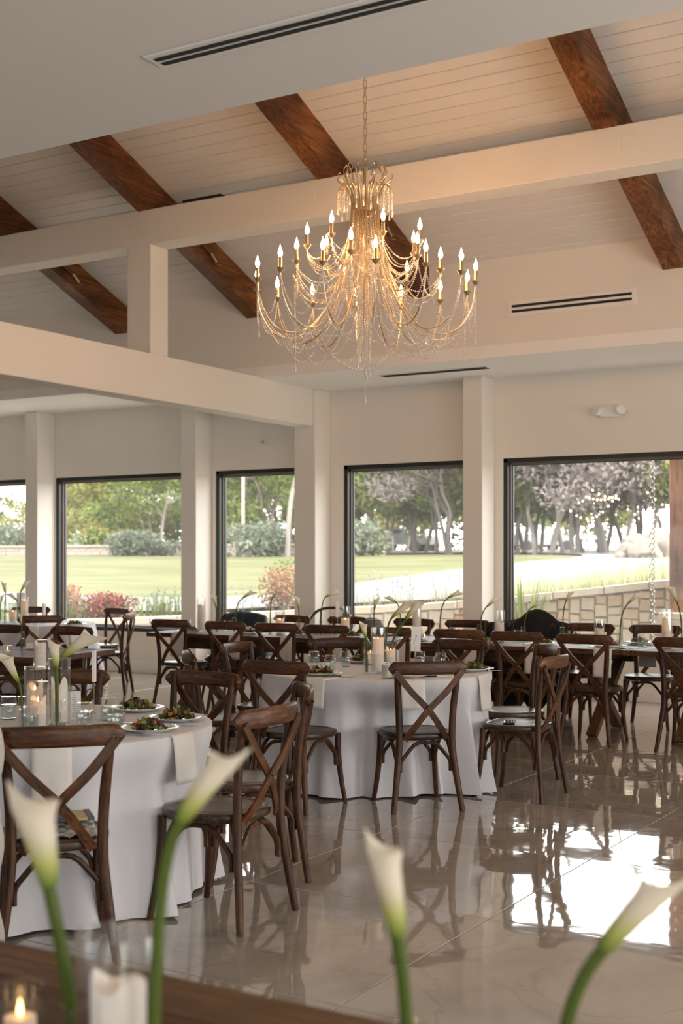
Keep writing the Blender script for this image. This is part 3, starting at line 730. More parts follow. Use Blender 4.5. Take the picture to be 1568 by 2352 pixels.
def calla(base, fbp, tip, label, group, thick=.0042, wide=.30, seed=0, z0=.008, bow=None, droop=.3):
    """stem from base through flower base to the tip of the bloom; real 3D points"""
    base = Vector(base); fbp = Vector(fbp); tip = Vector(tip)
    t = thing('calla_lily', label, 'flower', base, 0, group)
    b0 = Vector((0,0,z0)); F_ = fbp-base; T_ = tip-base
    ax = (T_-F_); L_ = ax.length; ax.normalize()
    hz = Vector((F_.x, F_.y, 0)); hgt = F_.z-b0.z; axh = math.hypot(ax.x, ax.y)
    fwd = (hz.x*ax.x+hz.y*ax.y) > 0
    hl = min(.42*hgt, (.9*hz.length/axh if fwd else .12*hgt)) if axh > .02 else .4*hgt
    P1 = b0+Vector((hz.x*.12, hz.y*.12, hgt*.5)); P2 = F_-ax*max(hl, .02); P3 = F_+ax*L_*.03
    st = [b0*(1-u)**3+P1*3*u*(1-u)**2+P2*3*u*u*(1-u)+P3*u**3 for u in [k/20 for k in range(21)]]
    MB().tube(st, [thick*(1.05-.0*i) for i in range(21)], 8).build('stem', m_stem, t)
    cam_dir = -FW
    side = ax.cross(cam_dir); side = side.normalized() if side.length > .05 else RT.copy()
    # n: direction of the long lip (the drooping side)
    n_ = side if side.z < 0 else -side
    r_ = random.Random(seed); tw = r_.uniform(-.7,.7)
    n_ = (Matrix.Rotation(tw, 3, ax) @ n_); b_ = ax.cross(n_)
    q = MB(); NU, NV = 14, 20; cols = []
    rm = L_*wide*.5
    for i in range(NU+1):
        u = i/NU
        for j in range(NV+1):
            v = -PI + 2*PI*j/NV
            lip = ((1+math.cos(v))/2)
            s_ = .70+.30*lip**2.2
            uu = u*s_
            r0 = thick*1.15
            rad = r0 + (rm-r0)*(.75*uu**.75+.25*uu**2.2)
            fl_ = max(0, u-.72)/.28
            rad += rm*.30*fl_**2*(1-.6*lip**3)
            ov = .10*rm*(1 if v > 2.6 else 0)
            pos = F_ + ax*(L_*uu) + (n_*math.cos(v) + b_*math.sin(v))*(rad+ov)
            pos += n_*L_*droop*.35*max(0, uu-.35)**2 - n_*rad*.55*fl_*lip**4
            pos.z -= L_*.04*fl_*lip
            q.v.append(tuple(pos))
            g = (.16,.24,.035); y_ = (.55,.58,.17); w_ = (.86,.80,.66)
            if u < .25: k = u/.25; c = [g[x]*(1-k)+y_[x]*k for x in range(3)]
            elif u < .55: k = (u-.25)/.3; c = [y_[x]*(1-k)+w_[x]*k for x in range(3)]
            else: c = w_
            cols.append((*c, 1))
    for i in range(NU):
        for j in range(NV):
            a = i*(NV+1)+j; q.f.append((a, a+1, a+NV+2, a+NV+1)); q.m.append(0)
    q.c = cols
    q.build('bloom', m_calla, t, angle=180)
    MB().tube([F_+ax*L_*.12, F_+ax*L_*.35, F_+ax*L_*.58], [.002, .0042, .0025], 8).build('spadix', m_spadix, t)
    return t
def votive(p, label, group, r=.036, h=.075, big=False):
    k = ('v', r)
    if k not in FIRST:
        t = thing('votive_holder', label, 'candle holder')
        q = MB(); N = 40; rings = []
        for z in (0, .01, h*.5, h-.004, h):
            rings.append([((r+(.0012 if j % 2 else -.0008))*math.cos(2*PI*j/N), (r+(.0012 if j % 2 else -.0008))*math.sin(2*PI*j/N), z) for j in range(N)])
        rings.append([((r-.005)*math.cos(2*PI*j/N), (r-.005)*math.sin(2*PI*j/N), h) for j in range(N)])
        rings.append([((r-.006)*math.cos(2*PI*j/N), (r-.006)*math.sin(2*PI*j/N), .012) for j in range(N)])
        loft(q, rings); fixn(q.build('ribbed_glass', m_jar, t))
        MB().lathe([(0,.013),(r-.012,.013),(r-.012,.03),(0,.029)], 20).build('tealight', m_candle_glow, t)
        MB().lathe([(0,.030),(.004,.034),(.005,.041),(.003,.051),(0,.060)], 10).build('flame', m_flame, t)
        FIRST[k] = t; t.location = p; t['group'] = group; return t
    return dup(FIRST[k], p, 0, label, group)
m_green = mat('salad_green', (.06,.12,.02), .5); m_lgreen = mat('salad_light_green', (.22,.30,.06), .5)
m_purple = mat('salad_purple_leaf', (.09,.03,.03), .5); m_tan = mat('salad_nuts', (.42,.24,.11), .6); m_red = mat('salad_tomato', (.45,.05,.02), .3)
def salad_mesh(seed):
    r_ = random.Random(seed); q = MB()
    for _ in range(90):
        a = r_.uniform(0, 6.283); d = .075*math.sqrt(r_.random()); z = .006 + (.042*(1-(d/.08)**1.6))*r_.uniform(.3,1)
        s_ = r_.uniform(.010,.020); mi = r_.choice([0,0,0,1,1,2,2,3])
        M_ = Matrix.Translation((d*math.cos(a), d*math.sin(a)*.8, z)) @ Matrix.Rotation(r_.uniform(0,6.3), 4, Vector((r_.uniform(-1,1), r_.uniform(-1,1), r_.uniform(-.2,1))).normalized())
        vs = []; 
        for i in range(4):
            for j in range(3):
                x = (i-1.5)/1.5*s_; y = (j-1)*s_*.6*(1-.35*abs(i-1.5)/1.5); vs.append((x, y, r_.uniform(-.3,.3)*s_))
        fs = [(i*3+j, i*3+j+1, i*3+j+4, i*3+j+3) for i in range(3) for j in range(2)]
        q.add(vs, fs, mi, M_)
    for _ in range(4):
        a = r_.uniform(0,6.3); d = r_.uniform(.02,.06); bm = bmesh.new(); bmesh.ops.create_uvsphere(bm, u_segments=8, v_segments=6, radius=r_.uniform(.008,.012))
        q.bm(bm, 4, Matrix.Translation((d*math.cos(a), d*math.sin(a)*.8, .030)))
    return q.mesh('salad', [m_green, m_lgreen, m_purple, m_tan, m_red], angle=180)
SALADS = [salad_mesh(s_) for s_ in (1,2,3)]
q = MB(); q.lathe([(0,.0),(.070,0),(.075,.002),(.100,.010),(.132,.018),(.134,.020),(.131,.021),(.098,.0135),(.072,.006),(0,.006)], 40); PLATE = q.mesh('plate', m_plate)
def plate(p, where, k, salad=True, scale=1.0):
    o = obj('dinner_plate', PLATE); o.location = p; o.scale = (scale,)*3
    tag(o, 'white dinner plate %s' % where, 'plate', 'plates of salad')
    if salad:
        s_ = obj('salad', SALADS[k % 3]); s_.location = (p[0], p[1], p[2]+.006); s_.rotation_euler = (0,0,k*1.3); s_.scale = (1.12,1.12,1.12)
        tag(s_, 'leaf salad on the plate %s' % where, 'salad', 'salads', 'stuff')
def napkin(T, ang, label, group, width=.165, hang=.24, inset=.16, Rr=None, straight=None, twist=0):
    """linen strip lying on the table and hanging over the edge"""
    q = MB(); path = []
    Rr = Rr or .762
    for i in range(7): path.append((Rr-inset+(inset-.004)*i/6, ZT+.004))
    path += [(Rr+.006, ZT+.002), (Rr+.013, ZT-.012)]
    for i in range(1, 9): u = i/8; path.append((Rr+.016+.022*u, ZT-.012-hang*u))
    rings = []; vs = []; NX = 8
    for (r_, z) in path:
        for j in range(NX+1):
            x = (j/NX-.5)*width; sag = .004*math.sin(j*1.7+z*9)*max(0, (ZT-z)*3)
            rad = r_ - (x*x/(2*Rr) if straight is None else 0)+ sag
            vs.append((rad, x, z))
    n = NX+1; fs = [(i*n+j, i*n+j+1, (i+1)*n+j+1, (i+1)*n+j) for i in range(len(path)-1) for j in range(NX)]
    q.add(vs, fs); o = q.build('napkin', m_napkin, angle=180)
    so = o.modifiers.new('thickness', 'SOLIDIFY'); so.thickness = .004; so.offset = 1
    o.location = (T[0], T[1], 0); o.rotation_euler = (0, 0, R(ang))
    return tag(o, label, 'napkin', group)
def fork_mesh():
    q = MB(); q.ribbon([(-.09,0,.002),(-.03,0,.004),(.03,0,.003),(.05,0,.004)], .008, .0018, (0,0,1))
    q.ribbon([(.05,0,.004),(.065,0,.003)], .022, .0018, (0,0,1))
    for k in range(4): q.ribbon([(.064,-.009+.006*k,.003),(.10,-.009+.006*k,.005)], .0028, .0016, (0,0,1))
    return q.mesh('fork', m_steel)
def knife_mesh():
    q = MB(); q.ribbon([(-.10,0,.003),(-.01,0,.003)], .011, .005, (0,0,1)); q.ribbon([(-.01,0,.003),(.05,0,.002),(.09,.002,.002),(.105,.004,.002)], .017, .0012, (0,0,1)); return q.mesh('knife', m_steel)
FORK, KNIFE = fork_mesh(), knife_mesh()
def cutlery(me, name, p, rz, label, group):
    o = obj(name, me); o.location = p; o.rotation_euler = (0, 0, rz); return tag(o, label, name, group)
def card(p, w_, h_, label, name='place_card', rz=None, tilt=8, cat='card', ink=False, folded=False):
    t = thing(name, label, cat, p, YAW if rz is None else rz)
    M_ = Matrix.Rotation(R(-tilt), 4, 'X')
    MB().box(-w_/2, w_/2, -.0008, .0008, 0, h_, 0, M_).build('card', m_card, t, smooth=False)
    if folded: MB().box(-w_/2, w_/2, -.0008, .0008, 0, h_, 0, Matrix.Translation((0, 2*h_*math.sin(R(tilt)), 0)) @ Matrix.Rotation(R(tilt), 4, 'X')).build('card', m_card, t, smooth=False)
    if ink:
        q = MB(); r_ = random.Random(int(w_*1e4)); z = h_*.92
        while z > h_*.08:
            ww = w_*r_.uniform(.2,.38); q.box(-ww*.5, ww*.5, -.0014, -.0009, z-.0016, z, 0, M_); z -= h_*.075
        q.build('printed_lines', m_ink, t, smooth=False, kind='stuff')
    return t

# ---- nearest round table (left)
def on(x, y, T=None, rmax=.60):
    p = atz(x, y, ZT)
    T = T or (T1 if dep(p) < 7.0 and p.y < 5.9 else T2)
    if (p-T).to_2d().length < rmax or y == 2400: return p
    r = (x-CXP)/FPX; ray = (FW+RT*r); k0 = (T.x*ray.x+T.y*ray.y)/(ray.x**2+ray.y**2)   # closest approach of the sight line to the table centre
    c = ray*k0; hh = math.sqrt(max(0, rmax**2-(c-Vector((T.x,T.y,0))).length**2)); u = hh/ray.length
    q_ = ray*(k0+u if dep(p) > k0 else k0-u); return Vector((q_.x, q_.y, ZT))
GT1, GT2, GTR = 'glassware on the left white table', 'glassware on the middle white table', 'glassware on the long back tables'
pz = lambda p, dz=0: (p[0], p[1], ZT+dz)
def hc(px, py, h, r, ch, lit, lab, grp, key, cr=None, unev=.012):
    p = on(px, py); hurricane(pz(p), h, r, 'clear glass hurricane vase ' + lab, grp, key)
    candle(pz(p, .013), ch, cr or r*.76, 'pillar candle in the glass ' + lab, 'pillar candles', lit, unev)
hc(87, 1672, .205, .047, .115, True, 'shortest of the left white table cluster, glowing orange', GT1, 'a')
hc(80, 1646, .235, .050, .135, True, 'standing behind the glowing one on the left white table', GT1, 'b', .038, .02)
hc(136, 1664, .298, .050, .175, False, 'tallest on the left white table', GT1, 'c', .037, .022)
for px, py, lab, let in ((20,1652,'with raised script at the left edge of the left white table',True),(68,1679,'nearest the camera behind the front chair rail of the left table',True),(194,1668,'right of the tallest hurricane on the left white table',False),(250,1655,'farther of the pair beside the far salad, left table',False),(266,1677,'nearer of the pair beside the far salad, left table',False)):
    jar(pz(on(px, py)), 'mason jar of water ' + lab, GT1, let)
def calla_px(vx, vy, fb, tp, lab, grp, vase=True, thick=.0042, wide=.34, z0=.008, seed=0, vgrp=None, droop=.3, dfx=0):
    p = on(vx, vy); d = dep(p)
    if vase: bud_vase(pz(p), 'bud vase of calla ' + lab, vgrp or grp)
    calla(pz(p), atd(fb[0], fb[1], d), atd(tp[0], tp[1], d+dfx), 'white calla lily ' + lab, 'calla lilies', thick, wide, seed, z0, None, droop)
calla_px(52, 1676, (42,1566), (6,1494), 'leaning left at the left edge of the left white table', GT1, thick=.0055, wide=.40, seed=1)
calla_px(131, 1684, (129,1532), (121,1461), 'with green stem upright before the tallest hurricane, left table', GT1, thick=.0075, wide=.42, seed=2)
calla_px(118, 1652, (141,1510), (232,1440), 'largest bloom drooping right over the left farm table corner', GT1, thick=.0075, wide=.40, seed=3, droop=.8)
for k, (px, py, lab) in enumerate(((316,1634,'farthest of the three salads on the left white table'), (406,1652,'at the right edge of the left white table'), (343,1684,'nearest of the three salads on the left white table'))):
    plate(pz(on(px, py), .003), lab, k)
plate((T1.x+.55*math.cos(R(-43.5)), T1.y+.55*math.sin(R(-43.5)), ZT+.006), 'hidden behind the front chair rail of the left table', 4, False)
card(pz(on(170,1652)), .062, .13, 'narrow striped menu card standing behind the tallest hurricane', 'menu_card', YAW+.25, 3, 'card', True)
card(pz(on(233,1652)), .05, .035, 'small white place card between jars on the left table', 'place_card', YAW, 10, 'card', False, True)
# number card edge-on with its holder
t = thing('number_card_holder', 'thin wire stand holding a number card seen edge-on, left table', 'card holder', pz(on(216,1640)))
MB().tube([(0,0,.004),(0,0,.17)], .0014, 6).build('rod', m_gold, t); MB().lathe([(0,0),(.022,0),(.022,.004),(0,.006)], 16).build('foot', m_gold, t)
MB().box(-.007, .007, -.02, .02, .155, .305, 0, Matrix.Rotation(YAW, 4, 'Z')).build('card', m_card, t, smooth=False)
napkin(T1, -43.5, 'white linen napkin hanging behind the front chair back, left table', 'linen napkins', .155, .20)
napkin(T1, 3, 'white linen napkin hanging at the right side of the left table', 'linen napkins', .155, .19)
for px, py, rz, lab, me, nm in ((312,1664,YAW-.5,'beside the farthest salad of the left table',FORK,'fork'),(392,1667,YAW-.15,'in front of the right-edge salad, left table',KNIFE,'knife'),(294,1699,YAW-.3,'left of the nearest salad, left table',FORK,'fork'),(405,1683,YAW,'right of the nearest salad, left table',KNIFE,'knife'),(200,1708,YAW+2.0,'right of the front chair place, left table',FORK,'fork'),(40,1706,YAW+1.6,'left of the front chair place, left table',FORK,'fork'),(63,1706,YAW+1.6,'second from left at the front chair place, left table',KNIFE,'knife')):
    p = on(px, py)
    r_ = math.hypot(p.x-T1.x, p.y-T1.y)
    if r_ > .66: p = Vector((T1.x+(p.x-T1.x)*.66/r_, T1.y+(p.y-T1.y)*.66/r_, 0))
    cutlery(me, nm, pz(p, .002), rz, 'steel %s %s' % (nm, lab), 'cutlery')

# ---- middle round table
hc(868, 1546, .298, .048, .215, True, 'tallest on the middle white table, glowing orange at the rim', GT2, 'c2', .0365, .004)
hc(897, 1524, .21, .045, .09, True, 'partly hidden behind the tallest on the middle table', GT2, 'd2')
hc(850, 1527, .16, .045, .08, True, 'low one left behind the tallest on the middle table', GT2, 'e2')
for px, py, lab in ((721,1531,'left of the three on the left side of the middle table'),(758,1541,'middle of the three on the left side of the middle table'),(793,1531,'right of the three on the left side of the middle table'),(964,1531,'behind the front chair crest, below the number card'),(985,1545,'nearest behind the front chair crest, middle table'),(1012,1535,'right behind the front chair crest, middle table')):
    jar(pz(on(px, py)), 'ice water jar, ' + lab, GT2, lab.startswith('right of'))
t = thing('drinking_glass', 'ribbed-bottom pale glass beside the bud vase, front of middle table', 'glass', pz(on(889,1560)))
fixn(MB().lathe([(.026,0),(.034,.006),(.037,.03),(.038,.098),(.036,.098)], 24).build('glass', m_jar, t)); MB().lathe([(0,.008),(.033,.01),(.0355,.085),(0,.085)], 20).build('lemonade', mat('lemonade', (.75,.72,.62), .3, sss=.2), t)
calla_px(842, 1546, (839,1462), (832,1424), 'short and upright at the front of the middle table', GT2, thick=.007, wide=.5, seed=4)
calla_px(893, 1516, (932,1422), (974,1369), 'taller of two leaning right over the middle table', GT2, thick=.0075, wide=.36, seed=5)
calla_px(884, 1508, (901,1418), (950,1374), 'lower of two leaning right over the middle table', GT2, thick=.0065, wide=.36, seed=6, droop=.6)
for k, (px, py, lab) in enumerate(((737,1552,'left front of the middle table'),(828,1520,'far left of the middle table, behind the bud vase'),(942,1556,'under the front chair crest of the middle table'),(1073,1545,'right side of the middle table, nearer one'),(1088,1530,'right side of the middle table, farther one'))):
    plate(pz(on(px, py), .003), lab, k+1)
card(pz(on(907,1520)), .055, .095, 'printed menu card behind the lemonade glass, middle table', 'menu_card', YAW-.1, 4, 'card', True)
MC = on(785,1553); o = MB().box(-.075,.075,-.05,.05,0,.0015,0).build('menu_sheet', m_card, smooth=False); o.location = pz(MC,.002); o.rotation_euler = (0,0,YAW-.2); tag(o, 'flat pale menu sheet beside the left front salad, middle table', 'menu')
t = thing('number_card_holder', 'wire stand with white card bearing the figure 7, middle table', 'card holder', pz(on(953,1518)), YAW)
MB().tube([(0,0,.004),(0,0,.09)], .0014, 6).build('rod', m_gold, t); MB().lathe([(0,0),(.022,0),(.022,.004),(0,.006)], 16).build('foot', m_gold, t)
MB().tube(curve([(-.006,-.003,.085),(-.007,-.003,.105),(0,-.003,.115),(.007,-.003,.105),(.006,-.003,.085)],12), .001, 5).build('clip', m_gold, t)
MB().box(-.034,.034,-.001,.001,.088,.262,0,Matrix.Rotation(R(2),4,'Y')).build('card', m_card, t, smooth=False)
q = MB(); q.ribbon([(-.014,-.0016,.140),(-.002,-.0016,.168),(.012,-.0016,.200)], .0022, .0008, (0,1,0)); q.ribbon([(-.002,-.0016,.203),(.006,-.0016,.197),(.012,-.0016,.201)], .0022, .0008, (0,1,0)); q.build('numeral_seven', m_ink, t, smooth=False)
def phone(p, rz, lab, sz=(.036,.075,.0045)):
    t = thing('phone', lab, 'phone', p, rz)
    MB().cbox(-sz[0], sz[0], -sz[1], sz[1], 0, sz[2]*2, .003).build('body', m_black, t); MB().cbox(-sz[0]+.003, sz[0]-.003, -sz[1]+.004, sz[1]-.004, sz[2]*2-.0005, sz[2]*2+.0006, .0004).build('screen', m_screen, t, smooth=False)
m_screen = mat('phone_glass', (.015,.017,.02), .05, coat=1)
for px, py, rz, lab in ((633,1544,YAW+.1,'black-handled table knife left of the left front salad, middle table'),(767,1556,YAW+.25,'black-handled table knife right of the left front salad, middle table'),(987,1557,YAW-.15,'black-handled table knife right of the salad under the crest, middle table'),(1105,1548,YAW-.2,'black-handled table knife at the right rim of the middle table')):
    t = thing('table_knife', lab, 'knife', pz(on(px, py), .003), rz); MB().ribbon([(-.05,0,.005),(.045,0,.005)], .016, .009, (0,0,1)).build('handle', m_black, t); MB().ribbon([(.045,0,.004),(.10,0,.003),(.13,.003,.003)], .015, .0014, (0,0,1)).build('blade', m_steel, t)
cutlery(FORK, 'fork', pz(on(1030,1548),.004), YAW-.4, 'steel fork on the napkin before the right salad, middle table', 'cutlery')
napkin(T2, -44.6, 'white linen napkin hanging behind the front chair back, middle table', 'linen napkins', .16, .16)
napkin(T2, 1, 'white linen napkin hanging at the right side of the middle table', 'linen napkins', .16, .21)
napkin(T2, 269, 'white linen napkin hanging at the front left of the middle table', 'linen napkins', .16, .16)

# ---- long back tables
GR = 'calla lilies on the long back tables'
def byx(x):
    k = min(range(len(NEAR)), key=lambda i: abs(NEAR[i]-x)); return ORD[k]
CAL = [((498,),(496,1395),(489,1360)),((538,),(557,1374),(586,1354)),((620,),(625,1374),(646,1350)),((686,),(686,1398),(680,1364)),((736,),(748,1371),(783,1354)),((859,),(859,1401),(866,1367)),((921,),(910,1384),(883,1366)),((1008,),(1029,1373),(1066,1355)),((1101,),(1118,1393),(1147,1368)),((1201,),(1222,1395),(1250,1379)),((1291,),(1300,1380),(1314,1354)),((1422,),(1443,1385),(1472,1357)),((1566,),(1555,1385),(1535,1338))]
for k, (vx, fb, tp) in enumerate(CAL):
    p = aty(vx[0], 1440, 10.60); d = dep(p); lab = '%s from the left of thirteen on the long back tables' % ORD[k]
    bud_vase(pz(p), 'slim glass bud vase, %s' % lab, GTR)
    calla(pz(p), atd(fb[0], fb[1], d), atd(tp[0], tp[1], d), 'white calla lily ' + lab, GR, .0055, .40, 20+k, .008, None, .6)
HUR = [(462,1375,1389,.046,False),(643,1402,1421,.048,True),(793,1392,1420,.048,True),(957,1380,1400,.046,False),(1147,1402,1430,.048,False),(1376,1424,1443,.048,False),(1531,1399,1418,.047,True)]
for k, (px, ty, cy, r_, lit) in enumerate(HUR):
    p = aty(px, ty, 10.56); c = aty(px, cy, 10.56); lab = '%s from the left of seven on the long back tables' % ORD[k]
    h_ = max(.12, p.z-ZT); hurricane(pz(p), h_, r_, 'clear glass hurricane vase ' + lab, GTR, ('r', k))
    candle(pz(p, .013), min(max(.05, c.z-ZT-.013), h_-.03), r_*.78, '%s candle in hurricane vase %s' % ('burning' if lit else 'white', lab), 'pillar candles', lit, .006, ('r', k))
for k, (px, ty, Y) in enumerate(((430,1420,10.75),(523,1417,10.8),(548,1422,10.42),(671,1426,10.45),(768,1422,10.8),(876,1425,10.7),(915,1430,10.45),(1040,1429,10.75),(1064,1436,10.45),(1190,1435,10.75),(1217,1441,10.45),(1326,1441,10.75),(1474,1448,10.65))):
    p = aty(px, ty, Y); jar(pz(p), 'clear mason jar %s from the left of thirteen on the long back tables' % ORD[k], GTR)
p = aty(975, 1450, 10.40); votive(pz(p), 'low glass votive glowing right of the number card, middle back table', 'votives', .036, .062)
for k, x in enumerate(NEAR):
    if k == 8: continue
    plate((x+.02, YR0+.19, ZT+.006), 'before the %s near side chair, long back tables' % ORD[k], k)
    q = napkin((x+.02, YR0+.70), -90, 'white napkin hanging off the back tables behind the %s near side chair' % ORD[k], 'linen napkins', .155, .215, .30, .70, True)
    cutlery(FORK, 'fork', (x-.16, YR0+.17, ZT+.002), PI/2, 'steel fork left of the plate before the %s near side chair' % ORD[k], 'cutlery')
    cutlery(KNIFE, 'knife', (x+.20, YR0+.17, ZT+.002), PI/2, 'steel knife right of the plate before the %s near side chair' % ORD[k], 'cutlery')
for k, x in enumerate(FAR):
    if k in (1,2,3,6,7): plate((x, YR1-.20, ZT+.006), 'before the %s window side chair, long back tables' % ORD[k], k+2)
    if k in (2,3,6,7): napkin((x, YR1-.70), 90, 'white linen napkin hanging on the window side before the %s window side chair' % ORD[k], 'linen napkins', .155, .20, .30, .70, True)
for px, py, lab in ((1463,1466,'right of the last near side salad, back tables'),(1424,1474,'behind the last near side salad, back tables'),(843,1450,'between the fourth and fifth near side chairs, back tables'),(568,1440,'above the gap between second and third near side chairs')):
    p = atz(px, py, ZT+.03); p = aty(px, py, min(max(p.y, YR0+.3), YR1-.2)); card(pz(p), .085, .045, 'small tented place card ' + lab, 'place_card', YAW+.15, 18, 'card', False, True)
p = aty(775,1400,10.75); t = thing('number_card_holder', 'tall wire stand with blank-backed number card by the window column, back table', 'card holder', pz(p), YAW)
MB().tube([(0,0,.004),(0,0,.20)], .0014, 6).build('rod', m_gold, t); MB().lathe([(0,0),(.022,0),(.022,.004),(0,.006)], 16).build('foot', m_gold, t); MB().box(-.022,.022,-.001,.001,.17,.33,0,Matrix.Rotation(.5,4,'Z')).build('card', m_card, t, smooth=False)

# ---- left farm table and far left round table
def onS(px, py):
    return atz(px, py, ZT)
p = onS(17,1502); votive(pz(p), 'small ribbed votive glowing at the left edge, left farm table', 'votives', .034, .066)
hc(93, 1492, .235, .046, .20, False, 'on the left farm table before two chairs', 'glassware on the left farm table', 's')
p = onS(50,1492); bud_vase(pz(p), 'slim clear bud vase on the left farm table', 'glassware on the left farm table')
d = dep(p); calla(pz(p), atd(49,1435,d), atd(46,1408,d), 'short budded calla lily on the left farm table', 'calla lilies', .005, .34, 41)
plate(pz(onS(118,1484),.003), 'on the left farm table beside its hurricane vase', 2)
card(pz(onS(72,1490)), .09, .05, 'tented place card left of the hurricane on the left farm table', 'place_card', YAW, 15, 'card', False, True)
G3g = 'glassware on the far left round table'
def t3(px, dy): 
    return aty(px, 1440, T3.y+dy)
for px, dy, fb, tp, lab in ((11,-.25,(12,1362),(7,1331),'leftmost upright'),(46,-.1,(48,1358),(66,1329),'tallest upright'),(40,.1,(40,1380),(17,1359),'low one leaning left'),(0,.0,(2,1385),(6,1362),'cut by the left edge')):
    p = t3(px, dy); d = dep(p); bud_vase(pz(p), 'bud vase of calla %s on the far left round table' % lab, G3g)
    calla(pz(p), atd(fb[0], fb[1], d), atd(tp[0], tp[1], d), 'white calla lily %s on the far left round table' % lab, 'calla lilies', .0055, .42, 50+px)
for px, dy, h_, ch, lit, lab in ((56,.1,.30,.25,True,'taller one on the far left round table'),(30,-.1,.23,.13,True,'shorter one on the far left round table')):
    p = t3(px, dy); hurricane(pz(p), h_, .048, 'clear glass hurricane vase ' + lab, G3g, ('t3', px)); candle(pz(p,.013), ch, .037, 'white pillar candle burning in the hurricane, ' + lab, 'pillar candles', lit, .006, ('t3', px))
for k, (px, dy) in enumerate(((80,-.25),(62,-.3),(96,-.1))):
    jar(pz(t3(px, dy)), 'clear mason jar %s from the left on the far left round table' % ORD[k], G3g)
plate(pz(t3(172,-.15),.003), 'at the right of the far left round table', 1)
napkin(T3, -43, 'white linen napkin hanging before the plate of the far left round table', 'linen napkins', .16, .2)
napkin(T3, -5, 'white linen napkin hanging at the right of the far left round table', 'linen napkins', .16, .2)
p = t3(101,-.2); t = thing('number_card_holder', 'white number card edge-on, far left round table', 'card holder', pz(p)); MB().tube([(0,0,.004),(0,0,.16)], .0014, 6).build('rod', m_gold, t); MB().box(-.008,.008,-.02,.02,.10,.24,0).build('card', m_card, t, smooth=False)
p = t3(48,.25); t = thing('number_card_holder', 'pink-white number card facing camera, far left round table', 'card holder', pz(p), YAW); MB().tube([(0,0,.004),(0,0,.2)], .0014, 6).build('rod', m_gold, t); MB().box(-.05,.05,-.001,.001,.17,.34,0).build('card', m_card, t, smooth=False)

# ---- foreground table: out of focus vases and lilies
GF = 'glassware on the foreground table'
def fg(px, d): p = atd(px, 2400, d); return Vector((p.x, p.y, ZT))
p = fg(272, 1.66); hurricane(p, .262, .0545, 'large blurred hurricane vase nearest the camera, bottom left', GF, 'f'); candle((p.x,p.y,ZT+.013), .187, .036, 'thick blurred white candle nearest the camera, bottom left', 'pillar candles', False, .008, 'f')
p = fg(46, 2.0); votive(p, 'blurred ribbed votive glowing orange in the bottom left corner', 'votives', .0372, .078)
for px, d, fb, tp, lab, th, wd in ((178,1.72,(112,2035),(58,1770),'blurred, leaning left at the lower left of the frame',.0085,.42),(348,1.62,(415,1885),(555,1690),'blurred, bottom left, leaning right before the side-on chairs',.0075,.30),(938,1.66,(912,2150),(868,1876),'blurred, upright at the bottom centre',.0085,.29),(1275,1.60,(1385,2180),(1560,1985),'blurred, leaning into the bottom right corner',.0085,.31)):
    p = fg(px, d); bud_vase(p, 'bud vase of calla ' + lab, GF)
    calla(p, atd(fb[0], fb[1], d), atd(tp[0], tp[1], d), 'white calla lily ' + lab, 'calla lilies', th, wd, 70+px)

# ---- things on chairs
phone((-3.22, 7.44, .460), .35, 'phone lying on the wooden seat beside the middle table')
m_navy = mat('navy_case', (.012,.030,.075), .45); m_manila = mat('manila_paper', (.55,.43,.22), .7); m_grey = mat('grey_strip', (.12,.12,.13), .5)
cA = R(-43.5); cM = Vector((T1.x+.97*math.cos(cA), T1.y+.97*math.sin(cA), 0)); fM = Vector((-math.cos(cA), -math.sin(cA), 0)); rM = Vector((fM.y, -fM.x, 0)); rzM = math.atan2(rM.y, rM.x)
def onM(a, b, z): q_ = cM+rM*a+fM*b; return (q_.x, q_.y, z)
m_scarf = mat('scarf_linen', (.50,.48,.44), .8, bump=.4, bscale=60)
q = MB(); rs = random.Random(9); N = 26; vs = [((i/N-.5)*.30, (j/N-.5)*.26, .004+.018*abs(math.sin(i*.55+j*.3)*math.cos(j*.62-i*.2))) for i in range(N+1) for j in range(N+1)]
q.add(vs, [(i*(N+1)+j, (i+1)*(N+1)+j, (i+1)*(N+1)+j+1, i*(N+1)+j+1) for i in range(N) for j in range(N)]); o = q.build('scarf', m_scarf, angle=180); o.location = onM(0,-.03,.459); o.rotation_euler = (0,0,rzM); so = o.modifiers.new('thickness','SOLIDIFY'); so.thickness = .004; tag(o, 'crumpled pale scarf under the phone cases on the front left chair', 'scarf')
t = thing('notebook', 'yellow notebook with a dark spine on the front left chair seat', 'notebook', onM(.03,.05,.495), rzM+.05)
MB().cbox(-.12,.09,-.08,.08,0,.012,.002).build('pages', m_manila, t, smooth=False); MB().cbox(.09,.115,-.081,.081,-.001,.013,.002).build('spine', m_grey, t, smooth=False)
for a, b, z, rz, lb in ((-.02,-.07,.505,.5,'navy phone case nearest on the crumpled scarf, front left chair'),(-.05,.0,.510,.45,'navy phone case with a pale emblem, behind another, front left chair')):
    t = thing('phone_case', lb, 'phone', onM(a,b,z), rzM+rz); MB().cbox(-.085,.085,-.042,.042,0,.016,.004).build('case', m_navy, t); MB().lathe([(0,.016),(.022,.016),(.02,.0172),(0,.0172)], 16, 0, Matrix.Translation((-.05,-.012,0))).build('emblem', m_grey, t)
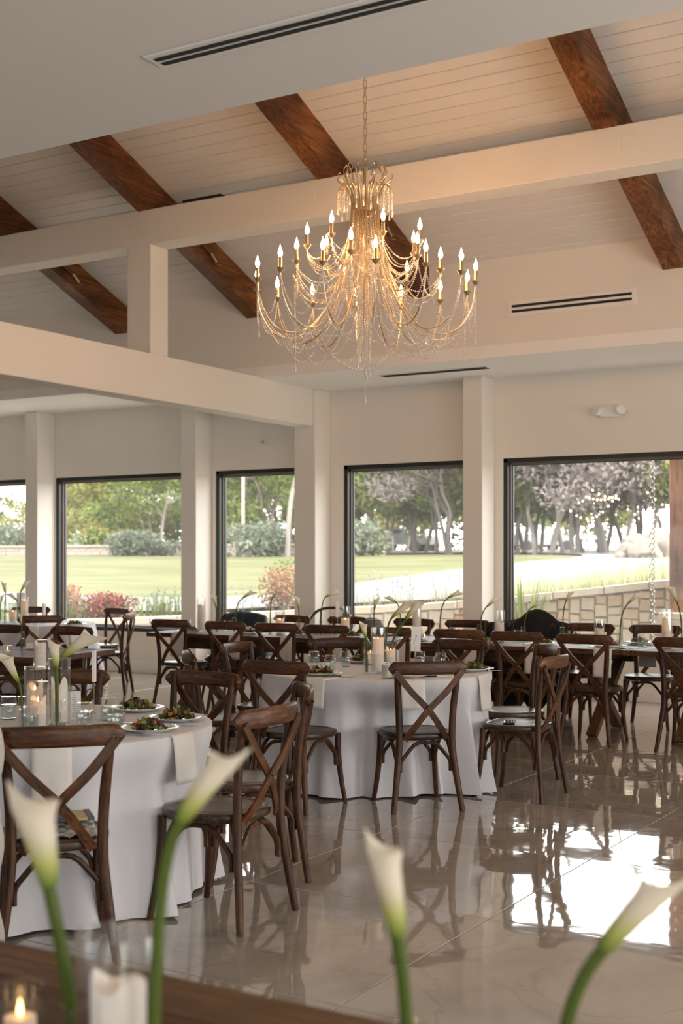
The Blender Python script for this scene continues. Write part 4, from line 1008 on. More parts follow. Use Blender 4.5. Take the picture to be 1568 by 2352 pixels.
# knitted shawl hanging off the same chair at the left edge of the frame
m_knit = mat('cream_knit', (.62,.58,.52), .9, bump=.9, bscale=170)
q = MB(); NX, NZ = 10, 44; vs = []
for i in range(NX+1):
    for k in range(NZ+1):
        u = k/NZ; vs.append((-.200-.19*i/NX+.012*math.sin(k*.35+i), -.305-.012*math.sin(i*1.3+k*.2)-.05*u*(.4+.2*math.sin(i)), .895-u*(.80-.02*math.sin(i*2.1))))
q.add(vs, [(i*(NZ+1)+k, (i+1)*(NZ+1)+k, (i+1)*(NZ+1)+k+1, i*(NZ+1)+k+1) for i in range(NX) for k in range(NZ)]); o = q.build('shawl', m_knit, angle=180); so = o.modifiers.new('thickness','SOLIDIFY'); so.thickness = .008
o.location = (cM.x, cM.y, 0); o.rotation_euler = (0,0,rzM); tag(o, 'cream knitted shawl hanging at the left edge beside the front left chair', 'shawl')

# coats and bags on the window side chairs
def coat(x, Y, m, label, w_=.56, ztop=.93, zlow=.30, seed=1, lump=0):
    r_ = random.Random(seed); q = MB(); NX, NZ = 18, 22; vs = []
    for side in (1, -1):
        for i in range(NX+1):
            u = -1+2*i/NX
            for k in range(NZ+1):
                v = k/NZ
                zz = ztop - .03*u*u*1.3 + lump*max(0, 1-(u-.1)**2*3)*(1-v)**2 - v*(ztop-zlow)*(1-.08*math.sin(i*1.1))
                y = side*(-.022-.035*min(1, v*5)-.04*v*(1+.4*math.sin(i*1.3+v*4))) + .012*math.sin(i*.9+seed)
                xx = u*w_/2*(1+.16*v*(v < .6)+.096*(v >= .6)) + .012*math.sin(k*.7+seed)
                vs.append((xx, y*(.1 if k == 0 else 1), zz))
    n = NZ+1; fs = []
    for s_ in range(2):
        b = s_*(NX+1)*n
        for i in range(NX):
            for k in range(NZ): fs.append((b+i*n+k, b+(i+1)*n+k, b+(i+1)*n+k+1, b+i*n+k+1))
    for i in range(NX): fs.append((i*n, (i+1)*n, (NX+1)*n+(i+1)*n, (NX+1)*n+i*n))
    for i in (0, NX):
        for k in range(NZ): fs.append((i*n+k, i*n+k+1, (NX+1)*n+i*n+k+1, (NX+1)*n+i*n+k))
    q.add(vs, fs); o = fixn(q.build('coat', m, angle=180)); o.location = (x, Y, 0)
    return tag(o, label, 'coat')
m_jnavy = mat('navy_fabric', (.010,.024,.048), .8, sheen=.3, bump=.2, bscale=90); m_jblack = mat('black_fabric', (.004,.004,.005), .85, sheen=.05, bump=.2, bscale=90)
coat(FAR[0], 11.42, m_jnavy, 'navy jacket draped over the leftmost window side chair of the long tables', .58, .915, .36, 1)
coat(FAR[5], 11.42, m_jblack, 'bulky black coat draped over a window side chair of the long tables', .68, .92, .10, 2, .09)
t = thing('black_shawl', 'black garment hanging on the window side chair left of the bulky coat', 'garment', (FAR[4]+.17, 11.44, 0)); MB().cbox(-.10,.10,-.045,.05,.10,.875,.02).build('cloth', m_jblack, t)
q = MB(); q.lathe([(0,-.09),(.09,-.07),(.13,0),(.10,.06),(.03,.085),(0,.088)], 16); t = thing('handbag', 'grey fringed bag hung on the corner of a window side chair', 'bag', (FAR[2]+.25, 11.46, .80)); q.build('bag_body', mat('grey_bag', (.12,.11,.11), .8), t); MB().cbox(-.06,.02,-.05,.04,-.26,-.05,.02).build('tassel', m_jblack, t)
# black bentwood armchair by the window
p = aty(752, 1400, 11.98); t = thing('bentwood_armchair', 'black bentwood armchair against the window wall behind the back tables', 'chair', (p.x, p.y, 0), R(200))
def hoop(r_, z, a0, a1, n=24): return [(r_*math.sin(a0+(a1-a0)*i/n), -r_*math.cos(a0+(a1-a0)*i/n), z) for i in range(n+1)]
MB().lathe([(0,.44),(.20,.44),(.21,.45),(.20,.46),(0,.462)], 30).build('seat', m_black, t)
MB().tube(curve([(-.27,.10,.66),(-.27,-.08,.74),(-.17,-.24,.90),(0,-.29,.94),(.17,-.24,.90),(.27,-.08,.74),(.27,.10,.66)],30), .016, 8).build('back_hoop', m_black, t)
for sx in (-1,1):
    MB().tube(curve([(sx*.27,.10,.66),(sx*.24,.12,.55),(sx*.18,.10,.45)],8), .013, 8).build('arm', m_black, t)
    MB().tube([(sx*.13,-.27,.90),(sx*.12,-.18,.45)], .011, 8).build('back_spindle', m_black, t)
    MB().tube([(sx*.14,.14,.44),(sx*.20,.20,0)], .014, 8).build('leg', m_black, t); MB().tube([(sx*.14,-.14,.44),(sx*.20,-.22,0)], .014, 8).build('leg', m_black, t)

# ------------------------------------------------------------------ chandelier
CC = aty(838, 600, YRDG); CC = Vector((CC.x, CC.y, 0))
ch = thing('chandelier', 'large champagne gold chandelier with crystal bead swags and lit candle bulbs', 'chandelier', (CC.x, CC.y, 2.62))
CZ = -2.62                                            # part coordinates: world z + CZ
def cdir(a): a = R(a); v = -FW*math.cos(a)+RT*math.sin(a); return v
def rp(a, r, z): v = cdir(a)*r; return Vector((v.x, v.y, z+CZ))
ZTOPC = ZRDG-.01
MB().lathe([(0,ZTOPC+CZ),(.07,ZTOPC+CZ),(.075,ZTOPC+CZ-.01),(.03,ZTOPC+CZ-.05),(0,ZTOPC+CZ-.055)], 20).build('ceiling_canopy', m_gold, ch)
q = MB(); n = 14; rings = []
for i in range(n):
    a = 2*PI*i/n; rings.append(Vector((.013*math.cos(a), 0, .026*math.sin(a)+ (.010 if math.sin(a) > 0 else -.010))))
q.tube(rings+[rings[0]], .0032, 6, cap=False); LINK = q.mesh('chain_link', m_gold)
z = 4.36; k = 0
while z < ZTOPC-.06:
    o = obj('chain_link', LINK, ch); o.location = (0,0,z+CZ); o.rotation_euler = (0,0,YAW+(PI/2 if k % 2 else 0)+.4); z += .058; k += 1
MB().lathe([(0,3.2+CZ),(.012,3.2+CZ),(.014,4.0+CZ),(.014,4.33+CZ),(0,4.34+CZ)], 12).build('stem', m_gold, ch)
q = MB(); q.lathe([(.092,4.005+CZ),(.099,4.005+CZ),(.099,4.06+CZ),(.092,4.06+CZ)], 40); q.f.pop(); q.f.pop(); q.m.pop(); q.m.pop(); q.build('collar', m_gold, ch)
CUP = MB().lathe([(0,-.03),(.006,-.03),(.007,-.012),(.014,-.004),(.026,.012),(.030,.020),(.027,.021),(.012,.008),(0,.006)], 14).mesh('candle_cup', m_gold)
SLV = MB().lathe([(.0,0),(.0125,0),(.0135,.004),(.0125,.008),(.0125,.082),(.0,.083)], 12).mesh('candle_sleeve', m_gold)
BLB = MB().lathe([(0,0),(.008,.002),(.0155,.018),(.0165,.030),(.012,.050),(.006,.066),(.002,.080),(0,.088)], 12).mesh('bulb', m_bulb)
ico = bmesh.new(); bmesh.ops.create_icosphere(ico, subdivisions=1, radius=1); IV = [v.co.copy() for v in ico.verts]; IF = [tuple(v.index for v in f.verts) for f in ico.faces]; ico.free()
def beads(pts, rad=.0060, step=.0152, name='bead_strand'):
    q = MB(); acc = 0; last = Vector(pts[0]); P = [Vector(p) for p in pts]
    out = [P[0]]
    for i in range(1, len(P)):
        seg = P[i]-P[i-1]; L_ = seg.length; pos = step-acc
        while pos <= L_: out.append(P[i-1]+seg*(pos/L_)); pos += step
        acc = (acc+L_) % step
    for i, p in enumerate(out):
        q.add([p+v*rad*(1.0 if i % 3 else 1.12) for v in IV], IF)
    return q.build(name, m_bead, ch, smooth=False, kind='stuff')
def drop(p, h=.075):
    o = MB().lathe([(0,0),(.006,.003),(.0085,.012),(.007,.026),(.0035,.05),(.0015,h),(0,h+.002)], 8, 0, Matrix.Translation(p-Vector((0,0,h)))).build('crystal_drop', m_bead, ch); return o
def sag(a, b, s_, n=16):
    a = Vector(a); b = Vector(b); return [a.lerp(b, i/n)-Vector((0,0,4*s_*(i/n)*(1-i/n))) for i in range(n+1)]
rc = random.Random(2)
TIERS = [([4+25.714*k for k in range(14)], .80, 3.46, [(.098,4.04),(.112,3.86),(.16,3.62),(.26,3.36),(.40,3.17),(.55,3.105),(.69,3.16),(.775,3.30),(.80,3.44)], 'low'),
         ([-11+51.43*k for k in range(7)], .55, 3.58, [(.098,4.04),(.108,3.90),(.15,3.68),(.23,3.47),(.34,3.385),(.45,3.40),(.53,3.48),(.55,3.56)], 'mid'),
         ([-35+51.43*k for k in range(7)], .42, 3.745, [(.098,4.04),(.105,3.93),(.14,3.76),(.20,3.63),(.28,3.585),(.36,3.61),(.41,3.68),(.42,3.725)], 'top')]
for angs, Rr, zc, prof, nm in TIERS:
    for a in angs:
        pts = curve([rp(a, r, z) for r, z in prof], 26)
        arm = MB().tube(pts, .0058, 7).build('arm', m_gold, ch)
        c = rp(a, Rr, zc)
        for me, dz in ((CUP, 0), (SLV, .012), (BLB, .095)):
            o = obj(me.name, me, arm); o.location = c+Vector((0,0,dz)); o.rotation_euler = (rc.uniform(-.03,.03), rc.uniform(-.03,.03), rc.uniform(0,6))
        # beads following the arm, hung a little below it
        bp = [p-Vector((0,0,.05*math.sin(PI*min(1,i/26)))) for i, p in enumerate(pts)]
        beads(bp[2:])
        if nm != 'low': beads(sag(rp(a, Rr, zc-.03), rp(a, Rr*.35, zc+.02), .14))
    m_ = len(angs)
    for i in range(m_):
        a0, a1 = angs[i], angs[(i+1) % m_]+(360 if i == m_-1 else 0)
        s_ = {'low': rc.uniform(.22,.34), 'mid': rc.uniform(.12,.2), 'top': rc.uniform(.08,.14)}[nm]
        beads(sag(rp(a0, Rr, zc-.03), rp(a1, Rr, zc-.03), s_))
        if nm == 'low':
            beads(sag(rp(a0, .55, 3.10), rp(a1, .55, 3.10), rc.uniform(.08,.16)))
            if i % 2 == 0: beads(sag(rp(a0, .70, 3.17), rp(a1+25, .62, 3.13), rc.uniform(.12,.2)))
for a, r, z0_, z1_ in ((287,.80,3.43,3.24),(312,.66,3.16,2.86),(261,.79,3.4,3.2),(81,.80,3.43,3.10),(250,.55,3.56,3.36),(107,.78,3.35,3.08)):
    beads([rp(a, r, z0_), rp(a, r, z1_)]); drop(rp(a, r, z1_-.006))
# trunk strands between collar and arms
for k in range(28):
    a = k*360/28+3; beads([rp(a, .094, 4.0), rp(a, .10, 3.86), rp(a, .125, 3.66), rp(a, .17, 3.42), rp(a, .235, 3.2 if k % 2 else 3.28)])
for k in range(16):
    a = k*22.5; zz = [2.62, 2.78, 2.86, 2.93, 2.80, 3.0, 2.9, 3.08, 2.84, 2.95, 3.02, 2.88, 2.97, 3.1, 2.91, 3.05][k]
    r_ = .004 if k == 0 else (.035 if k < 8 else .055)
    beads([rp(a, .05, 3.95), rp(a, .05, 3.5), rp(a, r_, zz+.08)]); drop(rp(a, r_, zz+.075))
# crown: two rings of rods curling over, with hanging drops
for k in range(24):
    a = k*15+4
    if k % 2 == 0:
        pr = [(.095,4.02),(.098,4.12),(.115,4.20),(.145,4.26),(.155,4.31),(.135,4.345),(.112,4.335),(.110,4.305)]
    else:
        pr = [(.095,4.02),(.10,4.10),(.125,4.175),(.165,4.215),(.195,4.235),(.205,4.26),(.19,4.275)]
    MB().tube(curve([rp(a, r, z) for r, z in pr], 18), .0046, 6).build('crown_rod', m_gold, ch)
    pr2 = [(.095,4.03),(.105,4.11),(.14,4.175),(.175,4.185),(.198,4.15)]
    MB().tube(curve([rp(a+7, r, z) for r, z in pr2], 10), .0042, 6).build('crown_rod', m_gold, ch)
    L_ = rc.uniform(.05,.12); beads([rp(a+7, .198, 4.145), rp(a+7, .20, 4.145-L_)], .0055, .012); drop(rp(a+7, .20, 4.14-L_), .06)
# warm light of the bulbs on vault and wall

# ------------------------------------------------------------------ outdoors
def cap_z(X):
    T_ = [(-60,.35),(-16,.45),(-12.5,.61),(-7.8,.90),(-6.37,1.01),(-5.38,1.13),(-4.36,1.25),(-2,1.42),(4,1.6),(40,1.7)]
    for (a, za), (b, zb) in zip(T_, T_[1:]):
        if a <= X <= b: return za+(zb-za)*(X-a)/(b-a)
    return T_[0][1] if X < -60 else T_[-1][1]
YWL = 14.75
def gz(X, Y):
    if Y < YWL: return cap_z(X)-.06
    c = cap_z(X)-.06; t = min(1, (Y-YWL)/24); t2 = t*(1.6-.6*t)
    far = 1.56+ .010*max(0, Y-38)
    und_ = .02*math.sin(X*.35+Y*.2)
    return c*(1-t2)+far*t2 + und_*min(1, t*3)
m_lawn = bpy.data.materials.new('lawn'); m_lawn.use_nodes = True
n = m_lawn.node_tree.nodes; l = m_lawn.node_tree.links; b = n['Principled BSDF']; b.inputs['Roughness'].default_value = .9; b.inputs['Specular IOR Level'].default_value = .1
tc = n.new('ShaderNodeTexCoord'); mp = n.new('ShaderNodeMapping'); mp.inputs['Scale'].default_value = (.25,.9,1); nz = n.new('ShaderNodeTexNoise'); nz.inputs['Scale'].default_value = 1.0; nz.inputs['Detail'].default_value = 8
rp_ = ramp(n, [(.3,(0.055,0.063,0.023)), (.5,(0.083,0.086,0.037)), (.7,(0.111,0.105,0.055))]); l.new(tc.outputs['Object'], mp.inputs[0]); l.new(mp.outputs[0], nz.inputs['Vector']); l.new(nz.outputs['Fac'], rp_.inputs[0]); l.new(rp_.outputs[0], b.inputs['Base Color'])
m_conc = mat('pale_concrete', (.100,.095,.089), .9, var=.12, vscale=.8)
m_soil = mat('bed_soil', (0.132,0.102,0.072),.95, var=.3, vscale=6)
def patch(name, m, x0, x1, y0, y1, nx, ny, dz=0.0, mask=None):
    q = MB(); vs = []; idx = {}
    for i in range(nx+1):
        for j in range(ny+1):
            X = x0+(x1-x0)*i/nx; tY = j/ny; Y = y0+(y1-y0)*tY**1.6; idx[i,j] = len(vs); vs.append((X, Y, gz(X, Y)+dz))
    fs = [(idx[i,j], idx[i+1,j], idx[i+1,j+1], idx[i,j+1]) for i in range(nx) for j in range(ny)]
    return q.add(vs, fs).build(name, m)
struct(patch('ground_lawn', m_lawn, -110, 40, YWL, 190, 300, 110))
struct(MB().box(-60, 40, YW+.22, YWL-.3, -.15, -.10).build('ground_bounce_strip', mat('bounce_strip_pale', (.74,.70,.64), .85, var=.06, vscale=1.5), smooth=False))  # ground strip out of view, made pale to bounce light up to the soffit
def strip(name, m, centre, half, dz, n=60):
    q = MB(); vs = []; P = curve(centre, n)
    for i, p in enumerate(P):
        t = (P[min(i+1, n)]-P[max(i-1, 0)]); t.z = 0; t.normalize(); s_ = Vector((-t.y, t.x, 0))
        for k in range(7):
            w_ = (k/3-1)*half(i/n); a = p+s_*w_; vs.append((a.x, a.y, gz(a.x, a.y)+dz))
    fs = [(i*7+k, i*7+k+1, (i+1)*7+k+1, (i+1)*7+k) for i in range(n) for k in range(6)]
    return struct(fixn(q.add(vs, fs).build(name, m)))
strip('path', m_conc, [(-34,19.8,0),(-22,18.6,0),(-15,17.7,0),(-11.5,17.3,0),(-9.5,17.4,0),(-8,17.9,0)], lambda t: 1.25+.3*t, .05, 160)
def ground(px, py):
    lo, hi = 14.9, 80
    for _ in range(40):
        Y = (lo+hi)/2; p = aty(px, py, Y)
        if p.z > gz(p.x, Y): lo = Y
        else: hi = Y
    return p
q = MB(); tl = [ground(*p) for p in ((1062,1350),(1120,1335),(1170,1309),(1225,1298),(1262,1290))]
def tongue(X):
    if X <= tl[0].x: return tl[0].y
    for a, b in zip(tl, tl[1:]):
        if a.x <= X <= b.x: return a.y+(b.y-a.y)*(X-a.x)/(b.x-a.x)
    return None
tipx, tipy = tl[-1].x, tl[-1].y
def cols(x0, x1, fy0, fy1, nx, ny):
    vs = []; b = len(q.v)
    for i in range(nx+1):
        X = x0+(x1-x0)*i/nx; a, c = fy0(X), fy1(X)
        for j in range(ny+1): Y = a+(c-a)*j/ny; q.v.append((X, Y, gz(X, Y)+.055))
    for i in range(nx):
        for j in range(ny): k = b+i*(ny+1)+j; q.f.append((k, k+ny+1, k+ny+2, k+1)); q.m.append(0)
low = lambda X: 15.7
up = lambda X: tipy+.8+(46-tipy)*min(1, max(0, (tipx-X)/7.0))**.6
cols(-8.4, tipx, low, tongue, 40, 12) if tipx > -8.4 else None
cols(tipx, 14, low, lambda X: up(tipx), 60, 30)
cols(-34, 14, up, lambda X: 55.0, 90, 16)
struct(fixn(q.build('driveway', m_conc)), 'pale concrete driveway curving outside the wide right window')
strip('parking_strip', m_conc, [(-110,92,0),(-70,82,0),(-40,74,0),(-10,66,0),(15,60,0)], lambda t: 6.0, .10, 120)
m_litter = mat('leaf_litter', (0.165,0.143,0.112),.95, var=.25, vscale=.6)
struct(patch('ground_woodland', m_litter, -110, 40, 48, 110, 150, 30, .035))
def bound(name, q, m): return q.build(name, m)
# retaining wall of ashlar with cap stones
m_st = mat('limestone', (0.446,0.370,0.287),.85, var=.15, vscale=9, bump=.5, bscale=30)
m_st2 = mat('rusty_limestone', (0.383,0.242,0.140),.85, var=.2, vscale=9, bump=.5, bscale=30)
m_st3 = mat('pale_limestone', (0.478,0.428,0.367),.85, var=.1, vscale=9, bump=.5, bscale=30)
m_mort = mat('mortar', (0.374,0.320,0.258),.9)
rw = struct(MB().add([(x, y, z) for x in (-30,) for y in (YWL-.30, YWL) for z in (-.15, cap_z(x)-.09)]+[], []).build('retaining_wall', m_mort), 'low limestone retaining wall outside the windows, rising to the right')
q = MB(); xsw = [-30,-16,-12.5,-7.8,-6.37,-5.38,-4.36,-2,3]; vs = []
for x in xsw:
    for (y, z) in ((YWL-.28,-.15),(YWL,-.15),(YWL,cap_z(x)-.09),(YWL-.28,cap_z(x)-.09)): vs.append((x,y,z))
fs = [(i*4+k, i*4+(k+1)%4, (i+1)*4+(k+1)%4, (i+1)*4+k) for i in range(len(xsw)-1) for k in range(4)]+[(0,1,2,3)]
q.add(vs, fs); core = fixn(q.build('mortar_core', m_mort, rw, smooth=False))
rs = random.Random(17)
def stone_block(x0, x1, z0, z1, yf, m, jit=.008, dpt=.10, parent=None, name='stone', cz=None):
    c = .012; j = lambda: rs.uniform(-jit, jit)
    X = [x0+j(), x1+j(), x1+j(), x0+j()]; Z = [z0+j(), z0+j(), z1+j(), z1+j()]
    if cz: Z = [cz(X[0], 0), cz(X[1], 0), cz(X[2], 1), cz(X[3], 1)]
    mx, mz = sum(X)/4, sum(Z)/4; f = rs.uniform(0, .018)
    vs = [(X[k], yf+dpt, Z[k]) for k in range(4)]+[(X[k], yf+.006, Z[k]) for k in range(4)]+[(X[k]+(c if X[k] < mx else -c), yf-f, Z[k]+(c if Z[k] < mz else -c)) for k in range(4)]
    fs = [(4,5,9,8),(5,6,10,9),(6,7,11,10),(7,4,8,11),(8,9,10,11),(0,1,5,4),(1,2,6,5),(2,3,7,6),(3,0,4,7)]
    return MB().add(vs, fs).build(name, m, parent, smooth=False)
m_stf = mat('far_limestone', (.30,.245,.205), .9, var=.15, vscale=2)
mats3 = [m_st, m_st3, m_st3, m_st, m_st3, m_st, m_st3, m_st, m_st3, m_st, m_st3, m_st, m_st3, m_st2]
def wall_stones(xa, xb, zlo):
    x = xa
    # random ashlar: columns of varied width split into stones of varied height
    while x < xb:
        cw = rs.uniform(.13,.24); z = zlo
        while True:
            top = cap_z(x+cw/2)-.10
            h_ = rs.uniform(.07,.17)
            if z+h_ > top-.05: h_ = top-z
            if h_ > .03:
                if h_ > .13 or cw < .17 or rs.random() < .5: stone_block(x+.006, x+cw-.006, z+.006, z+h_-.006, YWL-.30, rs.choice(mats3), parent=rw)
                else:
                    k_ = rs.uniform(.4,.6)*cw; stone_block(x+.006, x+k_-.006, z+.006, z+h_-.006, YWL-.30, rs.choice(mats3), parent=rw); stone_block(x+k_+.006, x+cw-.006, z+.006, z+h_-.006, YWL-.30, rs.choice(mats3), parent=rw)
            z += h_
            if z >= top-.01: break
        x += cw
wall_stones(-7.0, -3.4, .52)
wall_stones(-9.3, -7.0, .60)
x = -15.5
while x < -2.6:
    ln = rs.uniform(.5,.75)
    stone_block(x+.004, x+ln-.004, 0, 0, YWL-.36, m_st3 if x > -8 else m_st3, .003, .44, rw, 'cap_stone', cz=lambda X_, k: cap_z(X_)-(.09 if k == 0 else 0)+rs.uniform(-.004,.004)); x += ln
# low stone wall across the lawn
lw = struct(MB().box(-46, -23.4, 42.0, 42.35, 1.40, 1.98).build('garden_wall', m_mort, smooth=False), 'far low limestone garden wall behind the lawn')
for row in range(3):
    x = -45
    while x < -23.5:
        ln = rs.uniform(.5,1.0)
        if not (-27.5 < x < -26.0): stone_block(x+.015, min(x+ln-.015,-23.4), 1.46+row*.17, 1.46+row*.17+.155, 41.98, m_stf, .012, .2, lw)
        x += ln
x = -46
while x < -23.4:
    stone_block(x, min(x+1.2,-23.3)-.012, 1.98, 2.07, 41.9, m_stf, .004, .5, lw, 'cap_stone'); x += 1.2
st = struct(MB().box(-40,-33,30,34,.8,1.2).build('garden_terrace', m_stf, smooth=False), 'low stone terrace step seen in the leftmost window')

# trees
m_bark = mat('grey_bark', (0.128,0.109,0.096),.9, var=.3, vscale=5, bump=.4, bscale=18)
m_pbark = mat('pale_bark', (0.196,0.170,0.153),.9, var=.2, vscale=5)
LF = {'green': leafmat('leaf_green', (.055,.085,.018), (.22,.26,.06), .4), 'yellow': leafmat('leaf_yellow_green', (.10,.115,.025), (.29,.265,.08), .4), 'grey': leafmat('leaf_grey_twig', (.15,.122,.115), (.255,.215,.205), .3), 'olive': leafmat('leaf_olive', (.05,.065,.018), (.19,.19,.065), .4)}
def leaf_cloud(q, r_, centres, n_, sz):
    for _ in range(n_):
        cx_, cy_, cz_, rx_, rz_ = r_.choice(centres)
        while True:
            a = Vector((r_.uniform(-1,1), r_.uniform(-1,1), r_.uniform(-1,1)))
            if .25 < a.length < 1: break
        p = Vector((cx_+a.x*rx_, cy_+a.y*rx_, cz_+a.z*rz_)); s_ = sz*r_.uniform(.6,1.3)
        M_ = Matrix.Rotation(r_.uniform(0,6.3), 3, Vector((r_.uniform(-1,1), r_.uniform(-1,1), r_.uniform(-1,1))).normalized())
        q.add([p+M_ @ Vector(v)*s_ for v in ((-.5,-1,0),(.5,-.6,.15),(.45,.6,-.1),(-.35,1,.12))], [(0,1,2,3)])
def tree_template(kind, seed, stems, h, lean, crown_lo, n_=3400, bark=None, crad=2.6, sz=.12):
    r_ = random.Random(seed); t = thing('tree', 'tree', 'tree'); tops = []
    q = MB()
    for k in range(stems):
        a = r_.uniform(0, 6.28); ln = lean*r_.uniform(.5,1.2); b_ = Vector((.35*math.cos(a)*(stems > 1), .35*math.sin(a)*(stems > 1), -.2))
        pts = [b_]
        for i in range(1, 7):
            u = i/6; pts.append(Vector((b_.x+math.cos(a)*ln*u**1.2+r_.uniform(-.15,.15), b_.y+math.sin(a)*ln*u**1.2+r_.uniform(-.15,.15), h*.72*u)))
        c_ = curve(pts, 16); q.tube(c_, [.082*(1-.65*i/16) for i in range(17)], 7); tops.append(c_[-1])
        for _ in range(6):
            i = r_.randint(5, 14); p = c_[i]; a2 = a+r_.uniform(-2.2,2.2); l2 = r_.uniform(.8,2.0)
            e_ = p+Vector((math.cos(a2)*l2, math.sin(a2)*l2, r_.uniform(.2,1.0))); q.tube(curve([p, p.lerp(e_,.5)+Vector((0,0,r_.uniform(-.1,.25))), e_], 6), [.04,.038,.035,.03,.025,.02,.015], 5); tops.append(e_)
    q.build('trunk', bark or m_bark, t)
    cs_ = []
    for _ in range(16):
        p = r_.choice(tops); cs_.append((p.x+r_.uniform(-1,1)*crad*.6, p.y+r_.uniform(-1,1)*crad*.6, max(crown_lo+.5, p.z+r_.uniform(-.6,1.6)), r_.uniform(.8,1.5), r_.uniform(.5,.95)))
    for _ in range(7): a = r_.uniform(0,6.28); cs_.append((math.cos(a)*crad, math.sin(a)*crad, r_.uniform(crown_lo+.3, crown_lo+1.6), 1.0, .6))
    q = MB(); leaf_cloud(q, r_, cs_, n_, sz); q.build('foliage', LF[kind], t, smooth=False, kind='stuff')
    return t
TPL = {}
def tree(key, X, Y, rz, label, sc=1.0, **kw):
    if key not in TPL: TPL[key] = tree_template(**kw)
    root = TPL[key]
    if 'placed' not in root: root['placed'] = 1; root.location = (X, Y, gz(X, Y)); root.rotation_euler = (0,0,rz); root.scale = (sc,)*3; root['label'] = label; root['group'] = 'trees beyond the lawn'; return root
    r_ = dup(root, (X, Y, gz(X, Y)), rz, label, 'trees beyond the lawn', (sc,)*3); return r_
KW = {'A': dict(kind='green', seed=1, stems=3, h=7, lean=1.8, crown_lo=1.2, n_=4600), 'B': dict(kind='yellow', seed=2, stems=2, h=7, lean=1.0, crown_lo=.9, n_=4200), 'C': dict(kind='grey', seed=3, stems=3, h=6.5, lean=2.1, crown_lo=1.4, n_=5200, sz=.085), 'D': dict(kind='olive', seed=4, stems=3, h=7.5, lean=1.8, crown_lo=1.1, n_=5200),
      'E': dict(kind='green', seed=5, stems=1, h=9, lean=1.5, crown_lo=3.8, bark=m_pbark, crad=2.0), 'F': dict(kind='olive', seed=6, stems=2, h=6, lean=.6, crown_lo=.2, n_=4600, crad=2.4)}
def tree_px(key, px, Y, rz, win, sc=1.0):
    p = aty(px, 1200, Y); tree(key, p.x, Y, rz, win, sc, **KW[key])
tree_px('F', -25, 72, .3, 'round distant tree at the left edge of the leftmost window', .75)
tree_px('B', 35, 68, 1.2, 'yellow-green distant tree in the leftmost window, sky above it', .70)
tree_px('F', 175, 62, 2.2, 'hazy distant tree at the left of the second window', .80)
tree_px('B', 228, 53, .4, 'dense yellow-green tree above the red flowers, second window', 1.02)
tree_px('B', 292, 55, 2.9, 'dense yellow-green tree in the middle of the second window', 1.1)
tree_px('F', 258, 59, 4.1, 'dark olive tree filling behind the middle of the second window', 1.2)
tree_px('A', 352, 50, .9, 'tree with pale forked trunks at the right of the second window', 1.0)
tree_px('F', 390, 57, 1.0, 'dark olive tree behind the forked trunks, second window', 1.2)
tree_px('E', 372, 46, 2.0, 'slim pale trunked tree in front of the forked trunks, second window', .8)
tree_px('F', 520, 85, .1, 'small far tree low in the left of the narrow window', .8)
tree_px('D', 583, 56, 1.5, 'loose green tree left of the truck in the narrow window', 1.1)
tree_px('E', 660, 40, 3.9, 'big pale trunk leaning at the right of the narrow window', 1.25)
tree_px('A', 632, 50, 2.6, 'tree with dark trunk before the truck, narrow window', 1.1)
tree_px('D', 668, 60, .6, 'green tree behind the big pale trunk, narrow window', 1.2)
tree_px('B', 835, 54, 5.1, 'yellow-green tree at the left of the fourth window', 1.05)
tree_px('D', 885, 52, .2, 'olive tree with leaning trunks left of centre in the fourth window', 1.0)
tree_px('A', 955, 51, 4.4, 'green tree with leaning trunks in the centre of the fourth window', 1.1)
tree_px('D', 1010, 49, 3.2, 'dark leaning tree right of centre in the fourth window', 1.0)
tree_px('C', 1045, 46, 1.0, 'grey leafless-looking tree at the right of the fourth window', 1.05)
tree_px('A', 915, 62, 2.0, 'green tree standing behind the cars of the fourth window', 1.3)
tree_px('D', 1190, 47, 2.4, 'olive tree at the left of the wide right window', 1.0)
tree_px('C', 1240, 44, 5.0, 'grey twiggy tree with drooping crown, wide right window left part', 1.05)
tree_px('A', 1225, 52, 3.3, 'green tree behind the grey twiggy one, wide right window', 1.2)
tree_px('C', 1320, 45, .2, 'grey twiggy tree in the middle of the wide right window', 1.15)
tree_px('D', 1365, 50, 4.0, 'olive tree behind the string lights, wide right window', 1.15)
tree_px('C', 1412, 46, 2.2, 'grey twiggy tree right of the middle of the wide right window', 1.1)
tree_px('A', 1460, 50, 1.1, 'green tree left of the rain chain in the wide right window', 1.15)
tree_px('D', 1520, 47, 5.6, 'olive tree behind the boulders in the wide right window', 1.1)
for k, (px, Y) in enumerate(((205,80),(330,84),(560,95),(640,88),(870,92),(960,90),(1195,86),(1270,90),(1330,95))):
    tree_px('F', px, Y, k*1.3, 'dark background tree of the far woodland, %s from the left' % ORD[k], 1.5)
tree_px('C', 1575, 52, 3.0, 'grey twiggy tree at the right edge of the wide right window', 1.2)

